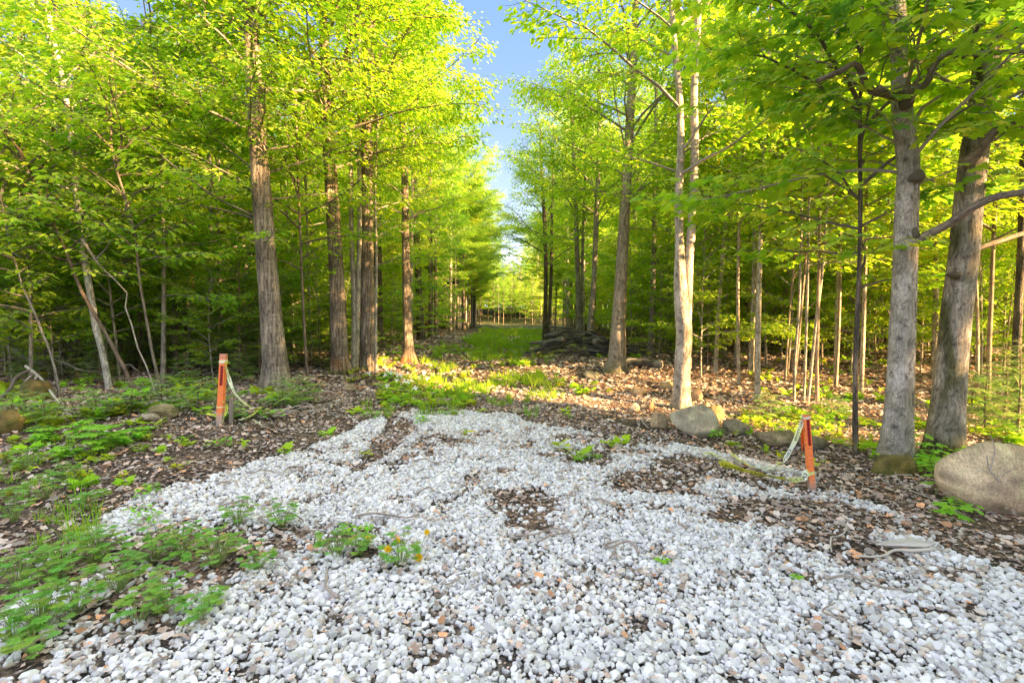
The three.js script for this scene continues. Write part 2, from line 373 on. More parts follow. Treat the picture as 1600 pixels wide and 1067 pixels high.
// ---------------------------------------------------------------- leaf litter
{
  const forms = [];
  const r = rngOf(21);
  for (let f = 0; f < 7; f++) {
    const g = new Geo(), out = [], n = 9;                                   // a curled lobed dead leaf, about 1 long
    const lobes = f % 2, curl = 0.35 + 0.5 * r(), roll = 0.5 + 0.9 * r();
    const hgt = (x, z) => curl * 0.5 * (x - 0.5) * (x - 0.5) * 1.6 + roll * z * z * 0.9 + 0.05 * Math.sin(x * 9 + z * 7 + f) - 0.02;
    const mid = g.vert(0.5, hgt(0.5, 0), 0, WHITE);
    for (let k = 0; k < n * 2; k++) {
      const a = (k / (n * 2)) * 2 * Math.PI, rad = (lobes ? (k % 3 === 0 ? 1.1 : 0.72) : 0.95) * (0.85 + 0.3 * r()), x = 0.5 + 0.5 * Math.cos(a) * rad, z = 0.34 * Math.sin(a) * rad, t = 0.85 + 0.3 * r();
      out.push(g.vert(x, hgt(x, z), z, [t, t, t]));
    }
    for (let k = 0; k < out.length; k++) g.tri(mid, out[k], out[(k + 1) % out.length]);
    forms.push(g.build());
  }
  const root = thing('fallen_leaves', 'dry brown leaf litter strewn over the ground and gravel', 'leaf litter');
  root.userData.kind = 'stuff';
  const lists = forms.map(() => []);
  const put = (x, z, size, lift) => {
    const t = r(), u = r(), k = lerp(0.27, 0.68, Math.pow(t, 1.5));
    const c = u < 0.1 ? rgb(k * 1.35, k * 0.72, k * 0.4) : u < 0.5 ? rgb(k * 1.1, k * 0.8, k * 0.64) : rgb(k * 1.1, k * 0.92, k * 0.81);
    lists[Math.floor(r() * forms.length)].push({ p: standing(x, z, lift), e: new THREE.Euler((r() - 0.5) * 0.9, r() * 6.28, (r() - 0.5) * 0.9, 'YXZ'), s: V(size, size * (r() < 0.25 ? -1 : 1), size * (0.75 + 0.5 * r())), c });
  };
  for (let x = -9; x <= 9; x += 0.039) for (let z = -1.4; z > -10; z -= 0.039) {
    if (Math.abs(x) > 0.8 - z * 1.12) continue;
    const px = x + (r() - 0.5) * 0.06, pz = z + (r() - 0.5) * 0.06, gr = gravelAt(px, pz);
    let dens = gr > 0 ? clamp(1.0 - gr) * 0.95 + 0.012 + 0.1 * smooth(0.55, 0.72, fbm(px * 3.1 + 70, pz * 3.1, 0, 3)) : 0.95 - 0.7 * smooth(0.55, 0.75, fbm(px * 1.6 + 30, pz * 1.6, 0, 4));
    if (gr > 0.1) dens += 0.05 * r();
    if (-z > 7.5) dens *= 1 - 0.45 * trailGrass(px, pz);
    if (r() > dens) continue;
    put(px, pz, lerp(0.022, 0.085, Math.pow(r(), 2.4)) * (gr > 0.05 ? 0.72 : 1), 0.004 + (gr > 0.25 ? 0.028 : 0.015 * r()));
  }
  for (let k = 0; k < 46000; k++) {
    const d = 9.5 + 26 * Math.pow(r(), 1.4), x = (r() * 2 - 1) * (d * 1.12);
    if (r() < 0.55 * trailGrass(x, -d)) continue;
    put(x, -d, lerp(0.07, 0.14, r()) * (d > 16 ? 1.35 : 1), 0.01 + 0.02 * r());
  }
  forms.forEach((f, k) => scatter('dead_leaves', f, M.litter, lists[k], root));
  console.log('litter ' + lists.reduce((s, l) => s + l.length, 0));
}

// ---------------------------------------------------------------- leaves, sprays and crowns
const LEAF = {
  kite: { v: [[0, 0, 0], [0.42, 0.07, 0.3], [1, -0.06, 0], [0.42, 0.07, -0.3]], t: [[0, 1, 2], [0, 2, 3]] },
  ovate: { v: [[0, 0, 0], [0.22, 0.05, 0.22], [0.55, 0.06, 0.31], [0.82, 0.0, 0.16], [1.05, -0.1, 0], [0.82, 0.0, -0.16], [0.55, 0.06, -0.31], [0.22, 0.05, -0.22], [0.55, -0.01, 0]], t: [[0, 1, 8], [1, 2, 8], [2, 3, 8], [3, 4, 8], [4, 5, 8], [5, 6, 8], [6, 7, 8], [7, 0, 8]] },
  lobe: { v: [[0, 0, 0], [0.5, 0.04, 0.12], [1, -0.08, 0], [0.5, 0.04, -0.12]], t: [[0, 1, 2], [0, 2, 3]] },
  maple: (() => {
    const o = [[0.18, 0.1], [-0.02, 0.3], [0.16, 0.36], [0.12, 0.56], [0.34, 0.44], [0.5, 0.6], [0.56, 0.44], [0.74, 0.5], [0.66, 0.2], [0.84, 0.17], [1.08, 0]];
    const pts = [[0, 0], ...o, ...o.slice(0, -1).reverse().map(([x, z]) => [x, -z])];
    const v = pts.map(([x, z]) => [x, 0.06 * Math.abs(z) * 4 * (0.6 - Math.abs(z)) - 0.12 * x * x + (Math.abs(z) > 0.4 ? -0.07 : 0), z]);
    v.push([0.36, -0.015, 0]);
    const c = v.length - 1, t = [];
    for (let i = 0; i < pts.length; i++) t.push([i, (i + 1) % pts.length, c]);
    return { v, t };
  })(),
};
function leafColor(r, warm = 0) {
  const t = r(), y = r() + warm;
  if (y < 0.2) return [lerp(0.22, 0.28, t), lerp(0.44, 0.54, t), 0.022];
  if (y < 0.85) return [lerp(0.36, 0.46, t), lerp(0.58, 0.66, t), 0.022];
  return [lerp(0.54, 0.64, t), lerp(0.64, 0.7, t), 0.025];
}
const A_ = V(0, 0, 0), N_ = V(0, 0, 0), B_ = V(0, 0, 0);
function addLeaf(g, form, L) {                                              // L: { p, a (axis), n (up side), s, c }
  A_.copy(L.a).normalize(); N_.copy(L.n).addScaledVector(A_, -L.n.dot(A_)).normalize(); B_.crossVectors(A_, N_);
  const o = g.n;
  for (const [x, y, z] of form.v) g.vert(L.p.x + L.s * (A_.x * x + N_.x * y + B_.x * z), L.p.y + L.s * (A_.y * x + N_.y * y + B_.y * z), L.p.z + L.s * (A_.z * x + N_.z * y + B_.z * z), L.c);
  for (const [a, b, c] of form.t) g.tri(o + a, o + b, o + c);
}
function leafGeometry(form) { const g = new Geo(); addLeaf(g, form, { p: V(0, 0, 0), a: V(1, 0, 0), n: V(0, 1, 0), s: 1, c: WHITE }); return g.build(); }
const UP = V(0, 1, 0);
// leaves along one twig: flat layered, tips hanging a little
function leavesOn(r, pts, out, o) {
  for (let k = 0; k < pts.length - 1; k++) {
    const a = pts[k], b = pts[k + 1], len = a.distanceTo(b), n = Math.max(1, Math.round(len * o.perMetre));
    const dir = V(0, 0, 0).subVectors(b, a).normalize(), side = V(0, 0, 0).crossVectors(dir, UP).normalize();
    for (let i = 0; i < n; i++) {
      const t = (i + r()) / n, s = r() < 0.5 ? 1 : -1, p = V(0, 0, 0).lerpVectors(a, b, t);
      const off = o.spread * (0.1 + r());
      p.addScaledVector(side, s * off); p.y += (r() - 0.6) * o.spread * 0.7;
      const ax = V(0, 0, 0).copy(dir).multiplyScalar(0.5 + 0.5 * r()).addScaledVector(side, s * (0.5 + 0.7 * r()));
      ax.normalize(); ax.y -= 0.15 + o.droop * r();
      const nn = V((r() - 0.5) * o.tilt, 1, (r() - 0.5) * o.tilt);
      out.push({ p, a: ax, n: nn, s: o.size * (0.7 + 0.55 * r()), c: leafColor(r, o.warm ?? 0) });
    }
  }
}
// a crown on an upright stem of height H: limbs from y = base up
function crown(seed, o) {
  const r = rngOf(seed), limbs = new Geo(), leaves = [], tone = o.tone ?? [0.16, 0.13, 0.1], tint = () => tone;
  const lean = o.axis ?? ((y) => V(0, y, 0));
  const twig = (q, a, e, lt, rad, deep) => {
    const tw = [q.clone()], p = q.clone();
    let h = a, el = e;
    for (let s = 0; s < 3; s++) { p.add(V(Math.cos(h) * Math.cos(el), Math.sin(el), Math.sin(h) * Math.cos(el)).multiplyScalar(lt / 3)); tw.push(p.clone()); h += (r() - 0.5) * 0.7; el = el * 0.6 - 0.08 + (r() - 0.5) * 0.3; }
    tube(limbs, tw, [rad, rad * 0.75, rad * 0.55, rad * 0.3], 3, tint, null, false);
    leavesOn(r, tw, leaves, o);
    if (deep && lt > 0.45) for (let k = 0; k < 2 + (lt > 0.9); k++) { const i = 1 + Math.floor(r() * 2); twig(tw[i], a + (k % 2 ? 1 : -1) * (0.5 + 0.6 * r()), e * 0.5 + (r() - 0.45) * 0.6, lt * (0.4 + 0.3 * r()), rad * 0.6, false); }
  };
  for (let i = 0; i < o.n; i++) {
    const t = clamp((i + r() * 1.6 - 0.3) / o.n), y = o.base + (o.H - o.base) * Math.pow(t, o.pow ?? 1.15), az = i * 2.399 + (r() - 0.5) * 1.6 + (o.turn ?? 0);
    const prof = Math.pow(Math.sin(Math.PI * (0.2 + 0.7 * t)), 0.6), len = o.R * prof * (0.45 + 0.85 * r());
    let el = lerp(o.el0 ?? 0.35, o.el1 ?? 1.15, Math.pow(t, 0.8)) + (r() - 0.5) * 0.6;
    const p = lean(y), pts = [p.clone()], heading = V(Math.cos(az), 0, Math.sin(az)), n = 6, end = (o.elEnd ?? 0.12) + 0.5 * t;
    let h = az;
    for (let k = 0; k < n; k++) {
      h += (r() - 0.5) * 0.55;
      heading.set(Math.cos(h) * Math.cos(el), Math.sin(el), Math.sin(h) * Math.cos(el));
      p.addScaledVector(heading, len / n); pts.push(p.clone());
      el = lerp(el, end, 0.22) + (r() - 0.5) * 0.35;
    }
    const r0 = (o.thick ?? 0.010) * len + 0.004;
    tube(limbs, pts, pts.map((_, k) => r0 * (1 - 0.8 * k / n)), 5, tint, null, false);
    const m = Math.max(2, Math.round(len * (o.twigs ?? 4)));
    for (let j = 0; j < m; j++) {
      const u = lerp(o.bare ?? 0.25, 1, (j + r()) / m), f = u * n, k = Math.min(n - 1, Math.floor(f)), q = V(0, 0, 0).lerpVectors(pts[k], pts[k + 1], f - k);
      const dir = V(0, 0, 0).subVectors(pts[k + 1], pts[k]).normalize(), a = Math.atan2(dir.z, dir.x) + (j % 2 ? 1 : -1) * (0.4 + 0.9 * r());
      twig(q, a, (r() - 0.35) * (o.lift ?? 0.9), Math.max(0.3, len * (0.5 - 0.28 * u) * (0.5 + 0.8 * r())), 0.3 * r0 * (1 - 0.6 * u) + 0.002, true);
    }
    leavesOn(r, pts.slice(-2), leaves, o);
  }
  return { limbs, leaves };
}
function crownMeshes(seed, o) {
  const c = crown(seed, o), g = new Geo(), form = LEAF[o.form ?? 'kite'];
  for (const L of c.leaves) addLeaf(g, form, L);
  return { limbs: c.limbs.build(true), crown: g.build(), count: c.leaves.length };
}

// ---------------------------------------------------------------- trunks
const BARK = { grey: [0.5, 0.45, 0.4], brown: [0.42, 0.34, 0.27], dark: [0.25, 0.205, 0.17], pale: [0.64, 0.58, 0.51], red: [0.24, 0.16, 0.12] };
const MOSS = [0.12, 0.125, 0.03];
// a trunk through points (world or own axes); flare at the foot, moss on the chosen side
function trunkGeometry(seed, pts, radii, o = {}) {
  const g = new Geo(), sides = o.sides ?? 18, tone = o.tone ?? BARK.grey, y0 = pts[0].y, r0 = radii[0];
  const ph = seed * 1.7, lobes = 4 + (seed % 3);
  const wob = (a, s) => {
    const flare = (o.flare ?? 0.35) * Math.exp(-s / (r0 * 1.15)) * (0.55 + 0.6 * Math.max(0, Math.sin(lobes * a + ph)));
    return 1 + flare + (fbm(Math.cos(a) * 1.4 + 7 + seed, Math.sin(a) * 1.4 + 7, s * 1.3 + 1, 3) - 0.5) * (o.lumpy ?? 0.22);
  };
  const tint = (a, s, y, x, z) => {
    const n = fbm(x * 5 + seed, z * 5, y * 3 + 2, 3), m = clamp((o.moss ?? 0.3) * (smooth(0.35 * (o.mossHeight ?? 1), 0.02, s) * 1.6 + smooth(0.5, 0.66, n) * (0.35 + 0.65 * Math.max(0, Math.cos(a - (o.mossSide ?? 4.7))))));
    const k = 0.82 + 0.36 * fbm(x * 3 + 5, z * 3, y * 0.8 + 9, 2);
    let c = tone.map((v, i) => lerp(v * k, MOSS[i], m * smooth(0.3, 0.55, n + 0.25 * m)));
    if (o.foot) { const f = smooth(o.foot[3], o.foot[3] * 0.4, s) * smooth(0.3, 0.5, n); c = c.map((v, i) => lerp(v, o.foot[i], f)); }
    return c;
  };
  tube(g, pts, radii, sides, tint, wob);
  return smoothed(g);
}
// trunk of a tree in the photograph: list of [px, py, width in px], foot first; carried on upward to height H
function trunkPath(list, d, H, o = {}) {
  const scale = (d / FOCAL) * Math.cos(Math.atan((list[0][0] - CX) / FOCAL)) * (o.slim ?? 0.92), raw = list.map(([x, y]) => at(x, y, d)), w = list.map((l) => l[2] * scale / 2);
  raw[0].y = groundY(raw[0].x, raw[0].z) - 0.08;
  const n = raw.length, last = raw[n - 1], dir = V(0, 0, 0).subVectors(last, raw[Math.max(0, n - 3)]).normalize();
  if (last.y < H) {
    dir.x *= 0.6; dir.normalize();
    const up = (H - last.y) / dir.y;
    for (const t of [0.35, 0.7, 1]) { raw.push(V(0, 0, 0).copy(last).addScaledVector(dir, up * t)); w.push(lerp(w[n - 1], o.tip ?? 0.03, t)); }
  }
  const c = new THREE.CatmullRomCurve3(raw, false, 'centripetal'), m = Math.round(clamp((H / (o.step ?? 0.3)), 8, 46)), pts = [], rad = [];
  for (let k = 0; k <= m; k++) { const t = Math.pow(k / m, 1.35), f = t * (raw.length - 1), i = Math.min(raw.length - 2, Math.floor(f)); pts.push(c.getPoint(t)); rad.push(lerp(w[i], w[i + 1], f - i)); }
  return { pts, rad };
}
const relative = (pts, o) => pts.map((p) => V(p.x - o.x, p.y - o.y, p.z - o.z));
function along(pts, y) { for (let k = 1; k < pts.length; k++) if (pts[k].y >= y) { const t = (y - pts[k - 1].y) / Math.max(1e-4, pts[k].y - pts[k - 1].y); return V(0, 0, 0).lerpVectors(pts[k - 1], pts[k], clamp(t)); } return pts[pts.length - 1].clone(); }

// ---------------------------------------------------------------- the trees one can tell apart
const N_OF = { leaves: 0 };
function buildTree(o) {
  const foot = o.foot3 ?? onGround(o.path[0][0], o.path[0][1]), d = o.d ?? -foot.z;
  const { pts, rad } = trunkPath(o.path, d, o.H, { step: o.step, tip: o.tip });
  const base = V(pts[0].x, groundY(pts[0].x, pts[0].z), pts[0].z), rel = relative(pts, base);
  const t = thing(o.name, o.label, o.category ?? 'tree', base, 0, o.group);
  part('trunk', trunkGeometry(o.seed, rel, rad, { sides: o.sides ?? 18, tone: o.tone, moss: o.moss, mossSide: o.mossSide, mossHeight: o.mossHeight, flare: o.flare, lumpy: o.lumpy, foot: o.foot }), o.bark ?? M.plain, t);
  for (const s of o.stems ?? []) {                                          // a second stem of the same tree
    const b = trunkPath(s.path, d, s.H ?? o.H, { step: 0.3 });
    b.pts[0].y += 0.08; const bp = s.path.map(([x, y]) => at(x, y, d));
    b.pts[0].copy(bp[0]);
    part('trunk', trunkGeometry(o.seed + 3, relative(b.pts, base), b.rad, { sides: 16, tone: s.tone ?? o.tone, moss: 0.4, flare: 0.25, lumpy: o.lumpy }), o.bark ?? M.plain, t);
  }
  if (o.crown) {
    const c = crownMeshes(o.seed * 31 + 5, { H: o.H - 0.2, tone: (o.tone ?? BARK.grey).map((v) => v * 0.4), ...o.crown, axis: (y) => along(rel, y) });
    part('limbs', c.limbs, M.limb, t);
    part('crown', c.crown, o.leafMat ?? M.leaf, t);
    N_OF.leaves += c.count;
  }
  return { t, rel, rad, base, d };
}
const BIG = { base: 4.2, R: 3.8, n: 28, twigs: 4.4, perMetre: 26, size: 0.11, spread: 0.22, droop: 0.5, tilt: 0.9 };
const SLIM = { base: 1.7, R: 2.2, n: 28, twigs: 4.4, perMetre: 22, elEnd: -0.05, size: 0.105, spread: 0.13, droop: 0.55, tilt: 0.8, form: 'ovate', el0: 0.35, el1: 0.9 };

const T = {};
// left of the trail
T.bigLeft = buildTree({ name: 'maple_tree', seed: 1, label: 'thick rough barked tree behind the left orange stake, widest trunk on the left side', path: [[432, 604, 54], [430, 575, 46], [426, 520, 39], [419, 440, 36], [411, 340, 34], [404, 240, 31], [398, 160, 28], [392, 60, 25]], H: 11, bark: M.furrow, tone: [0.56, 0.48, 0.41], moss: 0.35, lumpy: 0.2, crown: { ...BIG, base: 4.6, n: 25 } });
T.mossLeft = buildTree({ name: 'maple_tree', seed: 2, label: 'furrowed trunk with dark mossy left side and sunlit orange foot, left of the slim pair', path: [[534, 584, 38], [531, 560, 31], [528, 480, 27], [524, 400, 25], [518, 300, 23], [511, 190, 19], [506, 60, 15]], H: 11, bark: M.furrow, tone: [0.5, 0.41, 0.33], moss: 0.75, mossSide: 4.9, lumpy: 0.14, foot: [0.46, 0.22, 0.07, 0.6], crown: { ...BIG, base: 4.4 } });
T.pairLeft = buildTree({ name: 'ash_tree', seed: 3, label: 'pale slim trunk that forks into two close stems beside the dark trunk', path: [[552, 600, 15], [552, 585, 12], [554, 520, 11], [553, 460, 10], [549, 380, 8], [548, 260, 7], [546, 100, 6]], stems: [{ path: [[555, 470, 8], [560, 420, 9], [562, 320, 8], [560, 200, 7], [562, 60, 6]] }], H: 11, tone: BARK.pale, moss: 0.2, sides: 12, crown: { ...BIG, R: 2.2, n: 19, base: 5 }, d: 11.6 });
T.darkLeft = buildTree({ name: 'maple_tree', seed: 4, label: 'tall straight dark barked trunk right of the slim forked pair, nearest the grass patch', path: [[574, 598, 32], [574, 575, 28], [574, 500, 25], [573, 400, 23], [573, 250, 21], [576, 120, 19], [579, 0, 17]], H: 11, bark: M.furrow, tone: [0.5, 0.42, 0.36], moss: 0.3, mossSide: 4.7, lumpy: 0.12, crown: { ...BIG, base: 4.8, R: 2.6 }, d: 11.8 });
T.thinLeft = buildTree({ name: 'sapling', seed: 5, category: 'sapling', label: 'thin straight pale sapling just right of the tall dark trunk', path: [[587, 588, 5.5], [587, 500, 5], [588, 400, 4.5], [586, 300, 4], [590, 200, 3]], H: 7, tone: BARK.pale, moss: 0, sides: 8, crown: { ...SLIM, base: 3, n: 20, R: 1.2 }, d: 11.4 });
T.orangeFoot = buildTree({ name: 'maple_tree', seed: 6, label: 'slim trunk with flared orange roots at the left edge of the trail', path: [[638, 566, 26], [638, 545, 19], [636, 500, 15], [634, 400, 13], [632, 280, 11], [626, 150, 10], [622, 0, 9]], H: 11, bark: M.furrow, tone: [0.52, 0.45, 0.38], moss: 0.2, flare: 0.9, foot: [0.55, 0.22, 0.06, 0.5], crown: { ...BIG, base: 3.4, R: 2.4, n: 32 } });
T.birch = buildTree({ name: 'birch_tree', seed: 7, label: 'pale grey leaning trunk with curved foot at far left', path: [[170, 572, 13], [158, 545, 13], [150, 515, 13], [144, 480, 13], [134, 420, 12.5], [126, 370, 12], [117, 280, 11], [110, 210, 10.5], [102, 150, 9.5], [88, 80, 8], [70, 0, 7]], H: 8.5, tone: [0.78, 0.75, 0.7], moss: 0.15, sides: 14, flare: 0.1, crown: { ...SLIM, base: 2.6, n: 32, R: 2.0 }, d: 9 });
T.leaner = buildTree({ name: 'sapling', seed: 8, category: 'sapling', label: 'brown sapling crossing in front of the pale leaning trunk, tilted hard to the left', path: [[209, 612, 8], [196, 580, 7.5], [181, 552, 7.5], [164, 520, 7], [146, 490, 7], [124, 450, 6.5], [107, 405, 6], [84, 350, 6], [55, 290, 6], [18, 215, 5], [-20, 150, 4]], H: 5.2, tone: [0.3, 0.22, 0.17], moss: 0.15, sides: 10, flare: 0.1, crown: { ...SLIM, base: 2.2, n: 22, R: 1.6 }, d: 8.6 });
T.slim1 = buildTree({ name: 'sapling', seed: 9, category: 'sapling', label: 'slim upright grey sapling rising left of the orange stake', path: [[250, 612, 6], [245, 585, 5.5], [238, 555, 5.5], [228, 498, 5], [216, 430, 4.5], [211, 370, 4.5], [196, 310, 4], [178, 255, 4], [172, 200, 3], [176, 130, 3]], H: 6.2, tone: [0.34, 0.28, 0.23], moss: 0.1, sides: 9, flare: 0.1, crown: { ...SLIM, base: 2.3, n: 25, R: 1.7 }, d: 8.5 });
T.slim2 = buildTree({ name: 'sapling', seed: 10, category: 'sapling', label: 'thin crooked whitish sapling between the brown leaner and the grey sapling', path: [[243, 606, 3.2], [232, 580, 3], [219, 556, 3], [208, 520, 3], [200, 490, 2.8], [194, 476, 2.8], [198, 458, 2.6], [186, 445, 2.6], [172, 430, 2.4], [152, 412, 2]], H: 2.9, tone: BARK.pale, moss: 0, sides: 7, flare: 0, crown: { ...SLIM, base: 1.9, n: 9, R: 0.7 }, d: 8.3 });
T.slim3 = buildTree({ name: 'sapling', seed: 11, category: 'sapling', label: 'mottled grey sapling leaning left at the far left edge of the bank', path: [[92, 620, 5.5], [88, 590, 5.5], [81, 563, 5], [74, 540, 5], [65, 521, 5], [53, 487, 4.6], [36, 453, 4], [25, 417, 4], [14, 380, 3]], H: 5, tone: [0.42, 0.38, 0.34], moss: 0.2, sides: 9, flare: 0.1, crown: { ...SLIM, base: 1.9, n: 22, R: 1.5 }, d: 8.2 });
T.post = buildTree({ name: 'ash_tree', seed: 12, label: 'slim grey trunk standing close in front of the thickest left trunk', path: [[416, 612, 9], [412, 560, 8], [409, 500, 7.5], [405, 440, 7], [400, 360, 6.5], [394, 250, 6], [390, 120, 5]], H: 9, tone: [0.45, 0.41, 0.37], moss: 0.2, sides: 11, crown: { ...SLIM, base: 2.6, n: 30, R: 2.0 }, d: 9.4 });
T.low1 = buildTree({ name: 'sapling', seed: 13, category: 'sapling', label: 'thin brown sapling between the thickest left trunk and the mossy one, tilted left', path: [[481, 598, 5.5], [478, 560, 5.2], [475, 510, 5], [472, 450, 4.6], [470, 400, 4.2], [466, 300, 3.5]], H: 6.5, tone: [0.3, 0.23, 0.18], moss: 0.1, sides: 8, crown: { ...SLIM, base: 2.1, n: 25, R: 1.7 }, d: 10.2 });
T.low2 = buildTree({ name: 'sapling', seed: 14, category: 'sapling', label: 'sunlit thin stem behind the brown sapling by the mossy trunk', path: [[486, 566, 6], [484, 520, 5], [482, 450, 4.5], [480, 380, 4]], H: 8, tone: BARK.pale, moss: 0, sides: 8, crown: { ...SLIM, base: 2.6, n: 22, R: 1.6 }, d: 13.2 });
T.pole = buildTree({ name: 'birch_tree', seed: 15, label: 'pale sunlit trunk rising high between the leaning saplings and the thickest left trunk', path: [[330, 560, 11], [329, 500, 10], [328, 400, 9], [327, 300, 9], [325, 200, 8], [322, 80, 7]], H: 14, tone: [0.6, 0.55, 0.48], moss: 0.1, sides: 12, crown: { ...BIG, base: 4.6, n: 25, R: 2.6 }, d: 14 });
T.stem96 = buildTree({ name: 'ash_tree', seed: 16, label: 'grey trunk rising behind the fallen limbs at far left', path: [[96, 560, 15], [96, 530, 13], [96, 460, 12], [95, 380, 11], [92, 250, 10]], H: 13, tone: [0.44, 0.4, 0.36], moss: 0.5, sides: 12, crown: { ...BIG, base: 4, n: 22, R: 2.6 }, d: 11.5 });
T.stem77 = buildTree({ name: 'maple_tree', seed: 17, label: 'dark mossy trunk just left of the grey one behind the fallen limbs', path: [[76, 548, 13], [76, 500, 11], [78, 420, 10], [80, 320, 9]], H: 13, bark: M.furrow, tone: BARK.dark, moss: 0.7, sides: 12, crown: { ...BIG, base: 4, n: 20, R: 2.6 }, d: 13 });

// right of the trail
T.r854 = buildTree({ name: 'maple_tree', seed: 20, label: 'dark trunk at the right edge of the trail just left of the brush pile', path: [[852, 532, 12], [852, 500, 8], [853, 430, 7], [851, 350, 6.5], [846, 260, 5]], stems: [{ path: [[855, 505, 6], [861, 440, 6], [862, 360, 5], [864, 280, 4]] }], H: 11, bark: M.furrow, tone: BARK.dark, moss: 0.3, sides: 10, crown: { ...BIG, base: 3.6, R: 3.2, n: 32 }, d: 24 });
T.r903 = buildTree({ name: 'maple_tree', seed: 21, label: 'straight grey trunk directly behind the brush pile', path: [[904, 536, 11], [904, 500, 9], [903, 430, 8], [900, 330, 7.5], [896, 230, 7], [893, 120, 6]], stems: [{ path: [[909, 470, 5], [910, 420, 5], [911, 360, 5], [914, 290, 4]] }], H: 11, tone: [0.4, 0.37, 0.33], moss: 0.2, sides: 11, crown: { ...BIG, base: 3.8, R: 2.7, n: 30 }, d: 20 });
T.r925 = buildTree({ name: 'maple_tree', seed: 22, label: 'grey trunk leaning slightly right between the brush pile and the stout trunk', path: [[921, 538, 12], [923, 500, 9.5], [928, 440, 9], [932, 340, 8.5], [936, 240, 8], [936, 120, 7]], H: 11, tone: [0.44, 0.41, 0.37], moss: 0.2, sides: 12, crown: { ...BIG, base: 4, R: 2.7, n: 28 }, d: 18 });
T.r965 = buildTree({ name: 'maple_tree', seed: 23, label: 'stout grey brown trunk with mossy foot right of the brush pile', path: [[962, 582, 40], [964, 560, 29], [967, 500, 24], [971, 430, 21], [976, 340, 18], [981, 250, 16], [986, 160, 14], [992, 40, 12]], H: 11, tone: [0.48, 0.42, 0.36], moss: 0.45, mossHeight: 1.2, lumpy: 0.14, crown: { ...BIG, base: 3.7, R: 2.7, n: 32 } });
T.r1065 = buildTree({ name: 'maple_tree', seed: 24, label: 'sunlit twin stemmed maple with a burl standing behind the grey boulder', path: [[1065, 640, 34], [1065, 610, 29], [1067, 560, 27], [1070, 520, 28], [1066, 480, 27], [1063, 440, 23], [1062, 380, 15], [1061, 300, 14], [1064, 240, 13], [1062, 150, 11], [1056, 90, 10], [1049, 0, 9]], stems: [{ path: [[1072, 500, 12], [1075, 450, 17], [1077, 400, 16], [1084, 320, 15], [1086, 230, 14], [1085, 140, 12], [1090, 50, 12], [1093, -40, 11]] }], H: 14, tone: [0.66, 0.58, 0.5], moss: 0.55, mossSide: 1.1, lumpy: 0.22, crown: { ...BIG, base: 3.9, R: 2.8, n: 28, form: 'ovate' } });
T.r1120 = buildTree({ name: 'ash_tree', seed: 25, label: 'slim sunlit trunk with a lean to the right, first right of the twin stemmed maple', path: [[1118, 590, 8], [1120, 540, 7], [1124, 470, 7], [1130, 400, 7.5], [1136, 320, 7], [1140, 220, 6]], H: 13, tone: BARK.pale, moss: 0.1, sides: 10, crown: { ...BIG, base: 3.4, n: 26, R: 2.6 }, d: 13 });
T.r1018 = buildTree({ name: 'ash_tree', seed: 26, label: 'grey trunk in the shade behind the fallen log', path: [[1016, 566, 14], [1018, 530, 11], [1020, 470, 10], [1022, 380, 9], [1024, 260, 8]], H: 11, tone: [0.36, 0.33, 0.3], moss: 0.3, sides: 11, crown: { ...BIG, base: 3.4, n: 25, R: 2.8 }, d: 17 });
for (const [k, path, label] of [
  [0, [[1241, 632, 6], [1243, 560, 5], [1249, 480, 4.5], [1252, 380, 4.5], [1254, 280, 4]], 'straight thin pale stem, leftmost of the sunlit cluster behind the right stake'],
  [1, [[1256, 634, 5], [1259, 560, 5], [1262, 460, 4.5], [1264, 360, 4]], 'thin upright stem second from left in the sunlit cluster behind the right stake'],
  [2, [[1262, 640, 6], [1268, 580, 5.5], [1276, 500, 5.5], [1287, 410, 5], [1292, 330, 4.5]], 'sunlit stem leaning right in the cluster behind the right stake'],
  [3, [[1277, 634, 9], [1277, 560, 7], [1279, 480, 6.5], [1281, 380, 6], [1283, 250, 5]], 'thickest brown stem of the cluster behind the right stake'],
]) buildTree({ name: 'sapling', category: 'sapling', seed: 30 + k, label, path, H: 7.5, tone: k === 3 ? BARK.brown : BARK.pale, moss: 0.1, sides: 9, crown: { ...SLIM, base: 2.7, n: 25, R: 1.7, perMetre: 20 }, d: 9.6 });
T.r1337 = buildTree({ name: 'sapling', category: 'sapling', seed: 36, label: 'dark thin trunk standing left of the two big grey trunks', path: [[1340, 728, 17], [1338, 700, 12], [1337, 640, 10.5], [1338, 560, 10], [1341, 480, 9], [1344, 400, 8.5], [1345, 300, 8], [1344, 200, 7], [1347, 80, 6]], H: 8, bark: M.furrow, tone: [0.32, 0.27, 0.23], moss: 0.4, sides: 10, crown: { ...SLIM, base: 2.0, n: 32, R: 1.9, form: 'maple', size: 0.1, perMetre: 20 }, d: 5.9 });
T.r1405 = buildTree({ name: 'maple_tree', seed: 37, label: 'big straight grey maple trunk with mossy foot, left of the leaning one', path: [[1401, 722, 66], [1402, 700, 58], [1405, 640, 51], [1409, 560, 47], [1412, 480, 45], [1415, 400, 43], [1417, 320, 42], [1420, 260, 39], [1412, 190, 37], [1408, 120, 33], [1404, 40, 30], [1400, -60, 27]], H: 13, tone: [0.62, 0.57, 0.52], moss: 0.45, mossSide: 0.9, mossHeight: 1.2, lumpy: 0.13, flare: 0.5, step: 0.22, sides: 26 });
